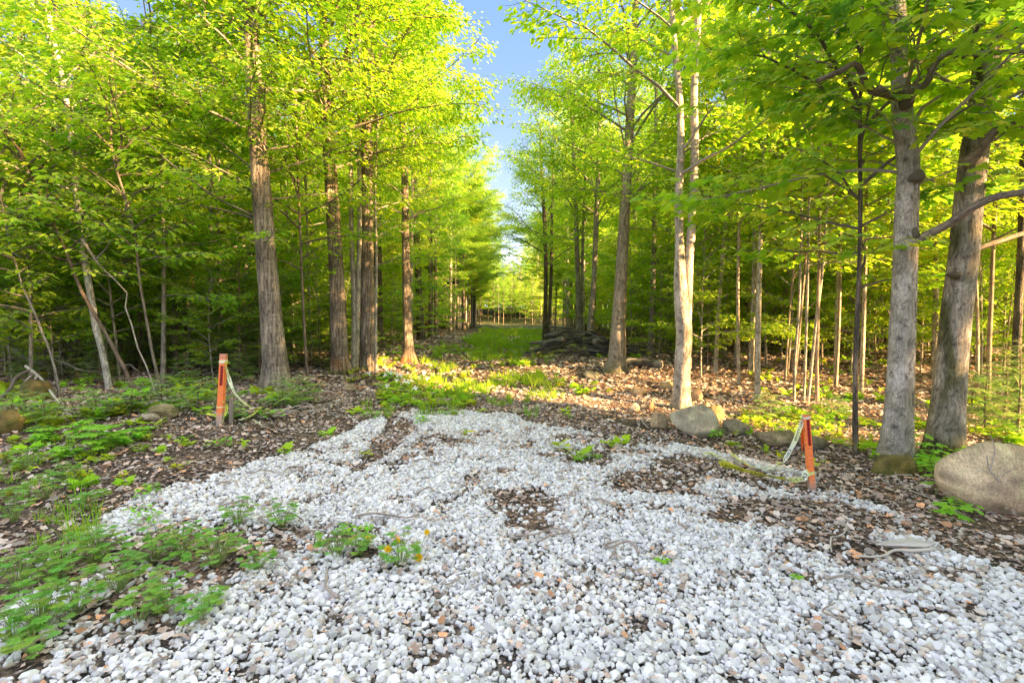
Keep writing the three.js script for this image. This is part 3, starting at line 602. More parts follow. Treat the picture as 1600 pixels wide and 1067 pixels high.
T.r1490 = buildTree({ name: 'maple_tree', seed: 38, label: 'big grey maple trunk leaning right, dark mossy on its left, beside the pale boulder', path: [[1474, 716, 78], [1477, 690, 70], [1482, 640, 63], [1489, 560, 58], [1496, 480, 56], [1506, 400, 54], [1514, 320, 52], [1522, 250, 51], [1533, 170, 47], [1542, 90, 44], [1553, 0, 40], [1566, -90, 36]], H: 13, tone: [0.6, 0.54, 0.48], moss: 0.95, mossSide: 5.1, mossHeight: 1.6, lumpy: 0.12, flare: 0.35, step: 0.22, sides: 26 });
buildTree({ name: 'ash_tree', seed: 39, label: 'slim trunk right of the leaning maple, sunlit along its right side', path: [[1545, 640, 11], [1546, 560, 9], [1549, 480, 8.5], [1553, 380, 8], [1558, 280, 7.5], [1561, 160, 7]], H: 12, tone: BARK.brown, moss: 0.3, sides: 11, crown: { ...BIG, base: 3.2, n: 25, R: 2.4 }, leafMat: M.leafGold, d: 9.5 });
buildTree({ name: 'maple_tree', seed: 40, label: 'dark trunk at the right edge of the picture behind the hemlock boughs', path: [[1588, 640, 22], [1589, 560, 19], [1592, 480, 17], [1597, 380, 15], [1600, 250, 13]], H: 13, bark: M.furrow, tone: BARK.dark, moss: 0.4, sides: 12, crown: { ...BIG, base: 3.4, n: 22, R: 2.6 }, d: 8.8 });

// the two big maples: bare lower limbs, knots, and the layered boughs that hang over the top right corner
function bough(tree, list, d, tone, label) {                                // [px, py, width] along a bare limb
  const raw = list.map(([x, y, , dd]) => at(x, y, dd ?? d)), pts = relative(curve(raw, 16), tree.base), g = new Geo();
  tube(g, pts, pts.map((_, k) => { const f = (k / 16) * (list.length - 1), i = Math.min(list.length - 2, Math.floor(f)); return (lerp(list[i][2], list[i + 1][2], f - i) * d) / FOCAL / 2; }), 9, (a, s, y) => tone.map((v) => v * (0.8 + 0.4 * vnoise(s * 9, a * 2))), (a, s) => 1 + 0.16 * (vnoise(s * 7 + 3, Math.cos(a) + 2, Math.sin(a) + 2.5) - 0.5) * 2);
  return part('limb', smoothed(g), M.plain, tree.t, label);
}
const dm = T.r1405.d, dl = T.r1490.d;
bough(T.r1405, [[1418, 384, 15, dm], [1436, 374, 13, dm - 0.1], [1480, 352, 12, dm - 0.3], [1530, 318, 11, dm - 0.5], [1575, 304, 9, dm - 0.7], [1640, 296, 7, dm - 0.9]], dm, [0.34, 0.28, 0.23]);
bough(T.r1490, [[1505, 258, 16, dl - 0.1], [1530, 238, 14, dl - 0.25], [1556, 205, 12, dl - 0.4], [1584, 190, 11, dl - 0.5], [1650, 178, 9, dl - 0.6]], dl, [0.36, 0.29, 0.24]);
bough(T.r1490, [[1510, 398, 8, dl], [1535, 386, 7, dl + 0.1], [1570, 374, 7, dl + 0.2], [1640, 352, 6, dl + 0.3]], dl, [0.3, 0.24, 0.19]);
bough(T.r1405, [[1402, 144, 13, dm - 0.1], [1432, 138, 12, dm - 0.3], [1450, 128, 9, dm - 0.5], [1464, 96, 9, dm - 0.6], [1488, 80, 8, dm - 0.7], [1512, 84, 7, dm - 0.8], [1560, 82, 6, dm - 1.0], [1620, 78, 5, dm - 1.2]], dm, [0.4, 0.37, 0.34]);
bough(T.r1405, [[1404, 152, 12, dm - 0.1], [1385, 146, 11, dm - 0.3], [1360, 140, 9, dm - 0.5], [1338, 100, 7, dm - 0.7], [1312, 112, 7, dm - 0.8], [1278, 126, 6, dm - 0.9]], dm, [0.26, 0.2, 0.16]);
bough(T.r1405, [[1506, 90, 6, dm - 0.7], [1516, 68, 6, dm - 0.8], [1530, 40, 5, dm - 0.9]], dm, [0.26, 0.21, 0.17]);
for (const [tree, px, py, w, h] of [[T.r1405, 1432, 276, 26, 17], [T.r1405, 1416, 160, 24, 16], [T.r1405, 1430, 364, 15, 14], [T.r1490, 1493, 430, 26, 10]]) {   // dark knots where limbs broke off
  const g = stoneGeometry(px, 3, 16, 0.55), c = at(px, py, tree.d - (w > 20 ? 0.13 : 0.1)), k = tree.d / FOCAL / 2;
  const col = new Float32Array(g.attributes.position.count * 3).map((_, i) => [0.1, 0.082, 0.055][i % 3]);
  g.setAttribute('color', new THREE.BufferAttribute(col, 3));
  const m = part('knot', g, M.limb, tree.t);
  m.position.copy(c.sub(tree.base)); m.scale.set(w * k * 0.85, h * k * 1.35, 0.09);
}
{
  const form = LEAF.maple, leafG = leafGeometry(form);
  const tones = [[0.14, 0.32, 0.03], [0.19, 0.4, 0.03], [0.25, 0.46, 0.03], [0.33, 0.5, 0.03]].map((c, i) => { const m = leafMat('maple leaf ' + i, c); m.vertexColors = false; return m; });
  const reach = [[T.r1405, 51, { base: 3.3, H: 6.6, R: 2.7, n: 14, turn: 0.4, skip: (az, y) => false }], [T.r1490, 52, { base: 3.6, H: 7.2, R: 2.9, n: 14, turn: 1.9 }], [T.r1405, 53, { base: 3.1, H: 5.0, R: 2.6, n: 14, turn: 0.2, skip: (az) => Math.cos(az - 2.2) < 0.5 }]];
  for (const [tree, seed, o] of reach) {
    const c = crown(seed, { ...o, twigs: 3.4, perMetre: 15, lift: 0.5, size: 0.125, spread: 0.2, droop: 0.55, tilt: 0.7, thick: 0.0065, el0: 0.2, el1: 0.9, elEnd: -0.02, bare: 0.24, tone: [0.3, 0.26, 0.22], axis: (y) => along(tree.rel, y) });
    part('limbs', c.limbs.build(true), M.limb, tree.t);
    const world = c.leaves.map((L) => ({ L, w: V(0, 0, 0).addVectors(L.p, tree.base) }));
    const sees = ({ w }) => { const d = -w.z, y = (w.y - EYE); if (d < 0.8) return 0; const px = CX + FOCAL * w.x / d, py = HORIZON - FOCAL * y / d; return px > 0 && px < 1600 && py > -10 && py < 600 ? 1 / w.length() : 0; };
    world.sort((a, b) => sees(b) - sees(a));
    const near = world.slice(0, seed === 53 ? 0 : 300), g = new Geo();
    for (const { L } of world.slice(near.length)) addLeaf(g, form, L);
    part('crown', g.build(), M.leaf, tree.t);
    const basis = new THREE.Matrix4();
    near.forEach(({ L }, k) => {
      A_.copy(L.a).normalize(); N_.copy(L.n).addScaledVector(A_, -L.n.dot(A_)).normalize(); B_.crossVectors(A_, N_);
      const m = part('leaf', leafG, tones[k % 4], tree.t);
      basis.makeBasis(A_, N_, B_); m.quaternion.setFromRotationMatrix(basis); m.position.copy(L.p); m.scale.setScalar(L.s);
    });
    N_OF.leaves += c.leaves.length;
  }
}

// ---------------------------------------------------------------- the woods behind: a few trees of each kind, then clones
function makeForestTree(seed, o) {
  const t = thing(o.name, 'tree', 'tree'), r = rngOf(seed), H = o.H, pts = [], rad = [];
  const ax = (r() - 0.5) * 0.5, az = (r() - 0.5) * 0.5;
  for (let k = 0; k <= 14; k++) { const f = Math.pow(k / 14, 1.3); pts.push(V(ax * Math.sin(f * 2.2 + seed) * f * 1.6, f * H - 0.1, az * Math.sin(f * 2.7 + seed * 2) * f * 1.6)); rad.push(lerp(o.r, o.r * 0.2, f)); }
  part('trunk', trunkGeometry(seed, pts, rad, { sides: o.sides ?? 10, tone: o.tone, moss: o.moss ?? 0.25, lumpy: 0.16, flare: 0.35 }), o.bark ?? M.plain, t);
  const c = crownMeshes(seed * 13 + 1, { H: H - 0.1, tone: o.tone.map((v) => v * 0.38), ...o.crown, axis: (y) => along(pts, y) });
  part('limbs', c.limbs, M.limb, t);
  part('crown', c.crown, o.leafMat ?? M.leaf, t);
  N_OF.leaves += c.count;
  return t;
}
const FOREST = { base: 3.8, R: 3.9, n: 30, twigs: 4.4, perMetre: 27, size: 0.13, spread: 0.22, droop: 0.5, tilt: 1.0 };
const canopyKinds = [
  makeForestTree(61, { name: 'forest_tree', H: 16, r: 0.17, tone: BARK.grey, crown: FOREST }),
  makeForestTree(62, { name: 'forest_tree', H: 17.5, r: 0.14, tone: BARK.brown, bark: M.furrow, crown: { ...FOREST, base: 5, R: 2.8 }, leafMat: M.leafDeep }),
  makeForestTree(63, { name: 'forest_tree', H: 15, r: 0.12, tone: BARK.pale, crown: { ...FOREST, base: 3.4, R: 2.7, n: 27 }, leafMat: M.leafGold }),
  makeForestTree(64, { name: 'forest_tree', H: 18, r: 0.2, tone: BARK.dark, bark: M.furrow, crown: { ...FOREST, base: 4.6, R: 3.5, n: 24 } }),
  makeForestTree(65, { name: 'forest_tree', H: 14, r: 0.1, tone: [0.48, 0.42, 0.36], crown: { ...FOREST, base: 3.0, R: 2.5, n: 26 } }),
];
const UNDER = { base: 0.8, R: 2.1, n: 26, twigs: 4.4, perMetre: 25, elEnd: -0.05, form: 'ovate', size: 0.115, spread: 0.14, droop: 0.5, tilt: 0.8, el0: 0.3, el1: 0.9 };
const poleKinds = [
  makeForestTree(81, { name: 'pole_tree', H: 8.5, r: 0.04, sides: 8, tone: [0.62, 0.52, 0.42], moss: 0.1, crown: { ...UNDER, base: 3.2, R: 1.7, n: 18 }, leafMat: M.leafGold }),
  makeForestTree(82, { name: 'pole_tree', H: 7.5, r: 0.03, sides: 7, tone: [0.5, 0.4, 0.32], moss: 0.1, crown: { ...UNDER, base: 2.7, R: 1.6, n: 18 } }),
  makeForestTree(83, { name: 'pole_tree', H: 10, r: 0.06, sides: 8, tone: BARK.pale, moss: 0.15, crown: { ...UNDER, base: 3.8, R: 1.9, n: 20 } }),
];
const saplingKinds = [
  makeForestTree(71, { name: 'understory_sapling', H: 5.5, r: 0.035, sides: 7, tone: BARK.pale, crown: UNDER }),
  makeForestTree(72, { name: 'understory_sapling', H: 6.5, r: 0.04, sides: 7, tone: BARK.brown, crown: { ...UNDER, base: 1.3, R: 2.1 }, leafMat: M.leafGold }),
  makeForestTree(73, { name: 'understory_sapling', H: 4.2, r: 0.028, sides: 7, tone: BARK.grey, crown: { ...UNDER, base: 0.6, R: 1.6, n: 20 } }),
  makeForestTree(74, { name: 'understory_sapling', H: 8, r: 0.05, sides: 8, tone: BARK.grey, crown: { ...UNDER, base: 1.8, R: 2.1, n: 28 }, leafMat: M.leafDeep }),
];
{
  const r = rngOf(5), spots = [];
  const free = (x, d, gap) => spots.every((s) => (s[0] - x) ** 2 + (s[1] - d) ** 2 > gap * gap);
  for (const k of Object.values(T)) spots.push([k.base.x, -k.base.z]);
  const first = new Set();
  const plant = (kinds, x, d, scale, label, group, gap) => {
    if (!free(x, d, gap)) return false;
    spots.push([x, d]);
    const k = kinds[Math.floor(r() * kinds.length)];
    let o = k;
    if (first.has(k)) o = copyOf(k, k.name.replace(/_\d+$/, ''), label, group);
    else { first.add(k); k.userData.label = label; k.userData.group = group; }
    o.userData.category = kinds === canopyKinds || kinds === poleKinds ? 'tree' : 'sapling';
    o.position.copy(standing(x, -d)); o.rotation.set((r() - 0.5) * 0.06, r() * 6.28, (r() - 0.5) * 0.06); o.scale.setScalar(scale * (0.85 + 0.35 * r()));
    return true;
  };
  const GL = ['forest tree among the many in the deep woods left of the trail', 'trees of the woods left of the trail'], GR = ['forest tree among the many in the deep woods right of the trail', 'trees of the woods right of the trail'];
  const EL = ['tree in the row lining the left edge of the trail far back', 'trees lining the left edge of the trail'], ER = ['tree in the row lining the right edge of the trail far back', 'trees lining the right edge of the trail'];
  const SL = ['thin leafy sapling among the undergrowth left of the trail', 'saplings under the left woods'], SR = ['thin leafy sapling among the undergrowth right of the trail', 'saplings under the right woods'];
  const FAR = ['sunlit tree where the trail ends in the far distance', 'trees at the far end of the trail'];
  // edges of the trail
  for (const [x, d] of [[-4.8, 17.5], [-4.4, 21], [-4.6, 24.5], [-4.7, 28], [-5.0, 32], [-4.7, 37], [-5.0, 42], [-4.7, 48], [-5.0, 55], [-4.8, 63]]) plant(canopyKinds, x, d, 0.95, ...EL, 0.5);
  for (const [x, d] of [[4.6, 27.5], [4.5, 31], [4.8, 35], [4.6, 40], [4.9, 46], [4.7, 53], [4.9, 61]]) plant(canopyKinds, x, d, 0.95, ...ER, 0.5);
  for (const [x, d] of [[-1.4, 78], [0.6, 84], [2.2, 80], [-3, 82], [4.5, 76], [-5, 76], [1.4, 90], [-0.8, 92]]) plant(canopyKinds, x, d, 0.52, ...FAR, 1);
  // depths of the woods
  for (let k = 0, n = 0; k < 6000 && n < 90; k++) { const d = 12 + 58 * Math.pow(r(), 1.25), x = -(4.6 + r() * Math.min(34, d * 1.05)); if (d < 16 && x > -7) continue; if (d < 24 && r() < 0.5) continue; if (plant(canopyKinds, x, d, lerp(0.6, 1, smooth(14, 40, d)), ...GL, lerp(2.3, 3.4, smooth(12, 40, d)))) n++; }
  for (let k = 0, n = 0; k < 6000 && n < 62; k++) { const d = 10.5 + 52 * Math.pow(r(), 1.25), x = 4.6 + r() * Math.min(d < 30 ? 11 : 16, d * 1.08); if (d < 15 && x < 6.5) continue; if (d + 0.49 * x < 18.5) continue; if (plant(canopyKinds, x, d, lerp(0.68, 1, smooth(22, 40, d)), ...GR, lerp(2.9, 3.5, smooth(12, 40, d)))) n++; }
  for (let k = 0, n = 0; k < 4000 && n < 80; k++) { const d = 9.5 + 40 * Math.pow(r(), 1.4), x = -(3.6 + r() * Math.min(30, d * 1.0)); if (d < 15 && x > -6.2) continue; if (plant(saplingKinds, x, d, 0.9, ...SL, 1.3)) n++; }
  for (let k = 0, n = 0; k < 4000 && n < 72; k++) { const d = 12.5 + 34 * Math.pow(r(), 1.3), x = 4.6 + r() * Math.min(15, d * 1.05); if (d + 0.49 * x < 16.5 && r() < 0.7) continue; if (plant(saplingKinds, x, d, 0.82, ...SR, 1.4)) n++; }
  const PR = ['thin bare stemmed pole tree standing in the woods right of the trail', 'thin pole trees right of the trail'], PL = ['thin bare stemmed pole tree standing in the woods left of the trail', 'thin pole trees left of the trail'];
  for (let k = 0, n = 0; k < 4000 && n < 58; k++) { const d = 9.5 + 18 * Math.pow(r(), 1.2), x = 4.2 + r() * Math.min(13, d * 1.0); if (x / d < 0.36) continue; if (plant(poleKinds, x, d, 0.95, ...PR, 0.7)) n++; }
  for (let k = 0, n = 0; k < 4000 && n < 52; k++) { const d = 11.5 + 18 * Math.pow(r(), 1.2), x = -(3.8 + r() * Math.min(15, d * 1.0)); if (plant(poleKinds, x, d, 0.95, ...PL, 0.7)) n++; }
  const BL = ['low bushy sapling filling the gap between trunks left of the trail', 'low bushy saplings left of the trail'], BR = ['slender leafy sapling filling a gap between trunks right of the trail', 'slender saplings between trunks right of the trail'];
  const bushKinds = [saplingKinds[0], saplingKinds[2]];
  for (let k = 0, n = 0; k < 4000 && n < 100; k++) { const d = 9.8 + 17 * r(), x = -(4 + r() * Math.min(18, d * 0.95)); if (plant(bushKinds, x, d, 0.5, ...BL, 0.9)) n++; }
  for (let k = 0, n = 0; k < 4000 && n < 96; k++) { const d = 11.5 + 15 * r(), x = 4.4 + r() * Math.min(15, d); if (x / d < 0.3) continue; if (plant(r() < 0.4 ? poleKinds : bushKinds, x, d, r() < 0.5 ? 0.5 : 0.7, ...BR, 0.8)) n++; }
  const NL = ['leafy sapling close behind the left bank, its sprays filling the left side', 'leafy saplings close behind the left bank'];
  for (let k = 0, n = 0; k < 4000 && n < 22; k++) { const d = 8.4 + 7.5 * r(), x = -(d * (0.68 + 0.5 * r())); if (plant(saplingKinds, x, d, 0.85, ...NL, 0.85)) n++; }
  // the same woods go on to the right of the picture and shade the stone from the low sun
  const SHADE = Math.tan((SUN_AZ - 90) * Math.PI / 180), OUT = ['tree of the woods that go on beyond the right edge of the picture', 'trees beyond the right edge'];
  for (let k = 0, n = 0; k < 2000 && n < 92; k++) { const x = 5.5 + 22 * r(), b = -7 + 12.4 * r(), d = b - SHADE * x; if (d > 1 && x < d * 1.25 + 1.5) continue; if (plant(canopyKinds, x, d, 0.62, ...OUT, 1.7)) n++; }
  for (let k = 0, n = 0; k < 600 && n < 4; k++) { const x = 9 + 16 * r(), b = 8.5 + 8 * r(), d = b - SHADE * x; if (x < d * 1.3 + 2) continue; if (plant(canopyKinds, x, d, 0.62, ...OUT, 3)) n++; }
}
// beyond about fifty metres the woods read as one mass
{
  const r = rngOf(77), lists = canopyKinds.map(() => []);
  for (let k = 0; k < 1500; k++) {
    const d = 46 + 95 * r(), x = (r() < 0.5 ? -1 : 1) * (4.6 + r() * d * 1.25), s = 0.9 + 0.35 * r();
    if (d > 84 ? false : Math.abs(x) < 4.4) continue;
    if ((x > 22 && d < 62) || (x > 4.4 && x < 70 && d > 60 && d < 94)) continue;
    lists[k % canopyKinds.length].push({ p: standing(x, -d), e: new THREE.Euler(0, r() * 6.28, 0), s });
  }
  for (let k = 0; k < 90; k++) { const d = 96 + 40 * r(), x = (r() * 2 - 1) * 14; lists[k % canopyKinds.length].push({ p: standing(x, -d), e: new THREE.Euler(0, r() * 6.28, 0), s: 0.55 }); }
  const low = saplingKinds.map(() => []);
  for (let k = 0; k < 420; k++) { const x = 17 + 26 * r(), d = 6 + 62 * r(); if (d < x * 0.75 - 2) continue; low[k % 4].push({ p: standing(x, -d), e: new THREE.Euler(0, r() * 6.28, 0), s: 0.9 + 0.3 * r() }); }
  for (let k = 0; k < 130; k++) { const x = (r() * 2 - 1) * 16, d = 78 + 40 * r(); if (Math.abs(x) < 2.2 && d < 86) continue; low[k % 4].push({ p: standing(x, -d), e: new THREE.Euler(0, r() * 6.28, 0), s: 1.1 + 0.5 * r() }); }
  const root = thing('distant_woods', 'far mass of green woods seen through the nearer trunks', 'woods');
  root.userData.kind = 'stuff';
  canopyKinds.forEach((k, i) => { for (const c of k.children) scatter(c.name, c.geometry, c.material, lists[i], root); });
  saplingKinds.forEach((k, i) => { for (const c of k.children) scatter(c.name, c.geometry, c.material, low[i], root); });
}
console.log('leaf faces from ' + N_OF.leaves + ' leaves');
// ---------------------------------------------------------------- undergrowth
function bladeTuft(seed, n, h, spread, w) {
  const g = new Geo(), r = rngOf(seed);
  for (let k = 0; k < n; k++) {
    const a = r() * 6.28, l = h * (0.5 + 0.6 * r()), b = spread * r(), x = Math.cos(a) * b, z = Math.sin(a) * b, out = l * (0.25 + 0.55 * r()), t = a + 1.57, c = [lerp(0.2, 0.34, r()), lerp(0.4, 0.55, r()), 0.03];
    const ww = w * (0.7 + 0.6 * r()), sx = Math.cos(t) * ww, sz = Math.sin(t) * ww, mx = x + Math.cos(a) * out * 0.35, mz = z + Math.sin(a) * out * 0.35, ex = x + Math.cos(a) * out, ez = z + Math.sin(a) * out;
    const v = [g.vert(x - sx, 0, z - sz, c), g.vert(x + sx, 0, z + sz, c), g.vert(mx - sx * 0.8, l * 0.6, mz - sz * 0.8, c), g.vert(mx + sx * 0.8, l * 0.6, mz + sz * 0.8, c), g.vert(ex, l * 0.95, ez, c)];
    g.tri(v[0], v[1], v[2]); g.tri(v[1], v[3], v[2]); g.tri(v[2], v[3], v[4]);
  }
  return g.build();
}
function rosette(seed, n, size, h, form = 'ovate', col) {
  const g = new Geo(), r = rngOf(seed);
  for (let k = 0; k < n; k++) {
    const a = r() * 6.28, e = 0.15 + 0.7 * r();
    addLeaf(g, LEAF[form], { p: V(Math.cos(a) * 0.03 * r(), h * r(), Math.sin(a) * 0.03 * r()), a: V(Math.cos(a) * Math.cos(e), Math.sin(e) * 0.7, Math.sin(a) * Math.cos(e)), n: V((r() - 0.5) * 0.5, 1, (r() - 0.5) * 0.5), s: size * (0.6 + 0.7 * r()), c: col ? col.map((v) => v * (0.8 + 0.4 * r())) : leafColor(r) });
  }
  return g.build();
}
{
  const r = rngOf(31), tufts = [bladeTuft(1, 22, 0.17, 0.05, 0.0035), bladeTuft(2, 16, 0.24, 0.06, 0.004), bladeTuft(3, 26, 0.12, 0.07, 0.003)], lists = tufts.map(() => []);
  for (let k = 0; k < 60000; k++) {
    const d = 7.8 + 46 * Math.pow(r(), 1.7), x = (r() * 2 - 1) * 3.2, tg = trailGrass(x, -d);
    if (r() > tg * 0.42 * smooth(0.4, 0.62, fbm(x * 3 + 2, d * 2.2, 0, 3))) continue;
    const y = r();
    lists[Math.floor(r() * 3)].push({ p: standing(x, -d), e: new THREE.Euler(0, r() * 6.28, 0), s: (0.5 + 0.6 * r()) * (1 + 0.02 * d), c: rgb(0.85 + 0.4 * y, 0.85 + 0.25 * y, 0.8) });
  }
  for (let k = 0; k < 200; k++) { const p = onGround(600 + 240 * r(), 612 + 42 * r()); if (gravelAt(p.x, p.z) > 0 || fbm(p.x * 3, p.z * 3, 0, 3) < 0.55) continue; lists[k % 3].push({ p, e: new THREE.Euler(0, r() * 6.28, 0), s: 0.6 + 0.4 * r() }); }
  for (let k = 0; k < 110; k++) { const p = onGround(-20 + 180 * r(), 690 + 190 * r()); if (r() > 1.2 * smooth(0.5, 0.62, fbm(p.x * 3, p.z * 3, 0, 3))) continue; lists[k % 3].push({ p, e: new THREE.Euler(0, r() * 6.28, 0), s: 0.5 + 0.5 * r() }); }
  const root = thing('grass', 'short sunlit grass growing along the middle of the trail', 'grass');
  root.userData.kind = 'stuff';
  tufts.forEach((g, k) => scatter('grass_tufts', g, M.herb, lists[k], root));

  const cover = [rosette(11, 9, 0.075, 0.06), rosette(12, 12, 0.06, 0.1), rosette(13, 8, 0.09, 0.05, 'maple')], cl = cover.map(() => []);
  const put = (x, z, s) => { if (gravelAt(x, z) > 0.05) return; cl[Math.floor(r() * 3)].push({ p: standing(x, z, 0.005), e: new THREE.Euler((r() - 0.5) * 0.3, r() * 6.28, (r() - 0.5) * 0.3), s, c: rgb(0.75 + 0.5 * r(), 0.8 + 0.35 * r(), 0.9) }); };
  for (let k = 0; k < 9000; k++) {
    const d = 5.2 + 26 * Math.pow(r(), 1.5), x = (r() * 2 - 1) * Math.min(26, d * 1.12), n = fbm(x * 0.55 + 3, d * 0.55 + 8, 0, 3);
    let want = smooth(0.5, 0.64, n) * (x < -2 ? 0.3 : x > 2.4 ? 0.26 : 0.2);
    if (d < 7.5 && Math.abs(x) < 4) want *= 0.25;
    if (r() < want) put(x, -d, (0.8 + 0.8 * r()) * (1 + 0.025 * d));
  }
  for (let k = 0; k < 150; k++) { const p = onGround(590 + 150 * r(), 590 + 48 * r()); put(p.x, p.z, 0.7 + 0.7 * r()); }
  for (let k = 0; k < 90; k++) { const p = onGround(1150 + 170 * r(), 645 + 40 * r()); put(p.x, p.z, 0.7 + 0.6 * r()); }
  for (let k = 0; k < 60; k++) { const p = onGround(10 + 300 * r(), 690 + 90 * r() * r()); put(p.x, p.z, 0.5 + 0.5 * r()); }
  const root2 = thing('ground_cover', 'low leafy green plants carpeting parts of the forest floor', 'ground cover');
  root2.userData.kind = 'stuff';
  cover.forEach((g, k) => scatter('low_leaves', g, M.herb, cl[k], root2));
}

// hemlock seedlings: flat feathery boughs
function hemlock(seed, H, n, R) {
  const r = rngOf(seed), wood = new Geo(), leaf = new Geo(), tone = [0.22, 0.16, 0.11];
  tube(wood, [V(0, -0.05, 0), V(0.02, H * 0.5, 0), V(0, H, 0.02)], [0.006 + 0.012 * H, 0.004 + 0.006 * H, 0.002], 6, () => tone);
  for (let i = 0; i < n; i++) {
    const t = (i + r()) / n, y = H * (0.06 + 0.92 * t), az = i * 2.4 + r(), len = R * (0.25 + 0.85 * Math.pow(1 - t, 0.8)) * (0.7 + 0.5 * r());
    let el = 0.25 + 0.25 * r();
    const p = V(0, y, 0), pts = [p.clone()];
    for (let k = 0; k < 6; k++) { p.add(V(Math.cos(az) * Math.cos(el), Math.sin(el), Math.sin(az) * Math.cos(el)).multiplyScalar(len / 6)); pts.push(p.clone()); el -= 0.1; }
    tube(wood, pts, pts.map((_, k) => 0.004 * (1 - 0.8 * k / 6) * Math.max(0.5, R * 2)), 3, () => tone, null, false);
    const twigs = Math.max(6, Math.round(len / 0.024));
    const c = r() < 0.4 ? [0.3, 0.5, 0.04] : [0.17 + 0.06 * r(), 0.36 + 0.1 * r(), 0.04];
    for (let j = 0; j < twigs; j++) {
      const u = 0.12 + 0.88 * (j / twigs), f = u * 6, k = Math.min(5, Math.floor(f)), q = V(0, 0, 0).lerpVectors(pts[k], pts[k + 1], f - k), sd = j % 2 ? 1 : -1;
      const l = Math.max(0.05, len * 0.5 * (1.05 - u)) * (0.8 + 0.4 * r()), a = az + sd * (0.8 + 0.25 * r()), dy = -0.12 - 0.2 * r(), dx = Math.cos(a), dz = Math.sin(a), px = -dz, pz = dx, m = Math.max(3, Math.round(l / 0.014));
      for (let s = 0; s < m; s++) {
        const w = s / m, bx = q.x + dx * l * w, by = q.y + dy * l * w, bz = q.z + dz * l * w, nl = 0.024 * (0.8 + 0.5 * r()) * (1 - 0.3 * w), shade = 0.85 + 0.3 * r(), cc = [c[0] * shade + 0.05 * w, c[1] * shade + 0.06 * w, c[2]];
        for (const e of [1, -1]) leaf.tri(leaf.vert(bx - dx * 0.009, by, bz - dz * 0.009, cc), leaf.vert(bx + dx * 0.009, by, bz + dz * 0.009, cc), leaf.vert(bx + dx * nl * 0.7 + px * e * nl, by + (r() - 0.5) * 0.006, bz + dz * nl * 0.7 + pz * e * nl, cc));
      }
    }
  }
  return { wood: wood.build(true), leaf: leaf.build() };
}
{
  const r = rngOf(41), kinds = [hemlock(1, 0.7, 24, 0.5), hemlock(2, 1.2, 36, 0.62), hemlock(3, 0.36, 20, 0.42), hemlock(4, 1.9, 50, 0.8)];
  const spots = [                                                           // px, py of the foot, kind, scale, label
    [150, 655, 2, 1.1, 'low feathery conifer seedling at the mossy mound on the far left bank'],
    [208, 648, 2, 1.35, 'low bright conifer seedling at the foot of the leaning brown sapling'],
    [255, 640, 2, 1.3, 'bright conifer seedling around the foot of the grey upright sapling'],
    [312, 640, 2, 1.2, 'feathery conifer seedling directly left of the left orange stake'],
    [70, 668, 2, 1.2, 'low spreading conifer seedling beside the yellow mossy stump at left'],
    [20, 660, 2, 1.1, 'low conifer seedling at the left edge of the picture behind the mossy stump'],
    [290, 606, 0, 1.0, 'knee high conifer behind the left orange stake, to its left'],
    [372, 600, 0, 0.95, 'knee high conifer between the left orange stake and the slim grey trunk'],
    [440, 640, 0, 0.8, 'bushy young conifer at the foot of the thickest left trunk'],
    [470, 632, 2, 1.3, 'small conifer right of the thickest left trunk foot'],
    [340, 580, 1, 1.0, 'waist high conifer in the gap behind the left orange stake'],
    [250, 578, 1, 1.0, 'waist high conifer behind the grey upright sapling'],
    [290, 568, 3, 0.9, 'tallest young conifer among the left undergrowth'],
    [200, 574, 1, 0.9, 'waist high conifer right behind the pale leaning trunk'],
    [120, 578, 0, 1.1, 'young conifer left of the pale leaning trunk among fallen limbs'],
    [40, 586, 1, 0.8, 'young conifer by the fallen limb at the far left'],
    [1540, 676, 1, 0.9, 'young hemlock behind the pale boulder, nearest the leaning maple'],
    [1590, 690, 3, 0.75, 'bushy young hemlock behind the pale boulder at the right edge'],
    [1570, 650, 1, 1.1, 'taller hemlock farther back at the right edge'],
    [1625, 650, 3, 0.9, 'hemlock cut by the right edge of the picture'],
    [1520, 640, 0, 1.1, 'low hemlock seen between leaning maple and pale boulder'],
    [1200, 655, 2, 1.2, 'low conifer seedling on the shaded floor right of the flat dark stone'],
    [1300, 650, 2, 1.1, 'low conifer seedling behind the right orange stake'],
    [365, 655, 2, 0.7, 'tiny conifer seedling by the short grey stake'],
  ];
  const first = new Map();
  for (const [px, py, k, s, label] of spots) {
    const p = onGround(px, py);
    let o = first.get(k);
    if (!o) { o = thing('hemlock_seedling', label, 'conifer seedling'); part('stem', kinds[k].wood, M.limb, o); part('needles', kinds[k].leaf, M.needle, o); first.set(k, o); }
    else o = copyOf(o, 'hemlock_seedling', label);
    o.position.copy(p); o.rotation.y = r() * 6.28; o.scale.setScalar(s);
    o.userData.group = 'young conifers on the banks';
  }
  // more of the same deep under the left woods
  for (let k = 0, n = 0; k < 400 && n < 34; k++) {
    const d = 9.5 + 14 * r(), x = -(4.2 + r() * d * 0.85), kk = r() < 0.5 ? 1 : 3, o = copyOf(first.get(kk), 'hemlock_seedling', 'young conifer in the shaded depths of the left woods', 'young conifers deep in the left woods');
    o.position.copy(standing(x, -d)); o.rotation.y = r() * 6.28; o.scale.setScalar(0.8 + 0.7 * r()); n++;
  }
}

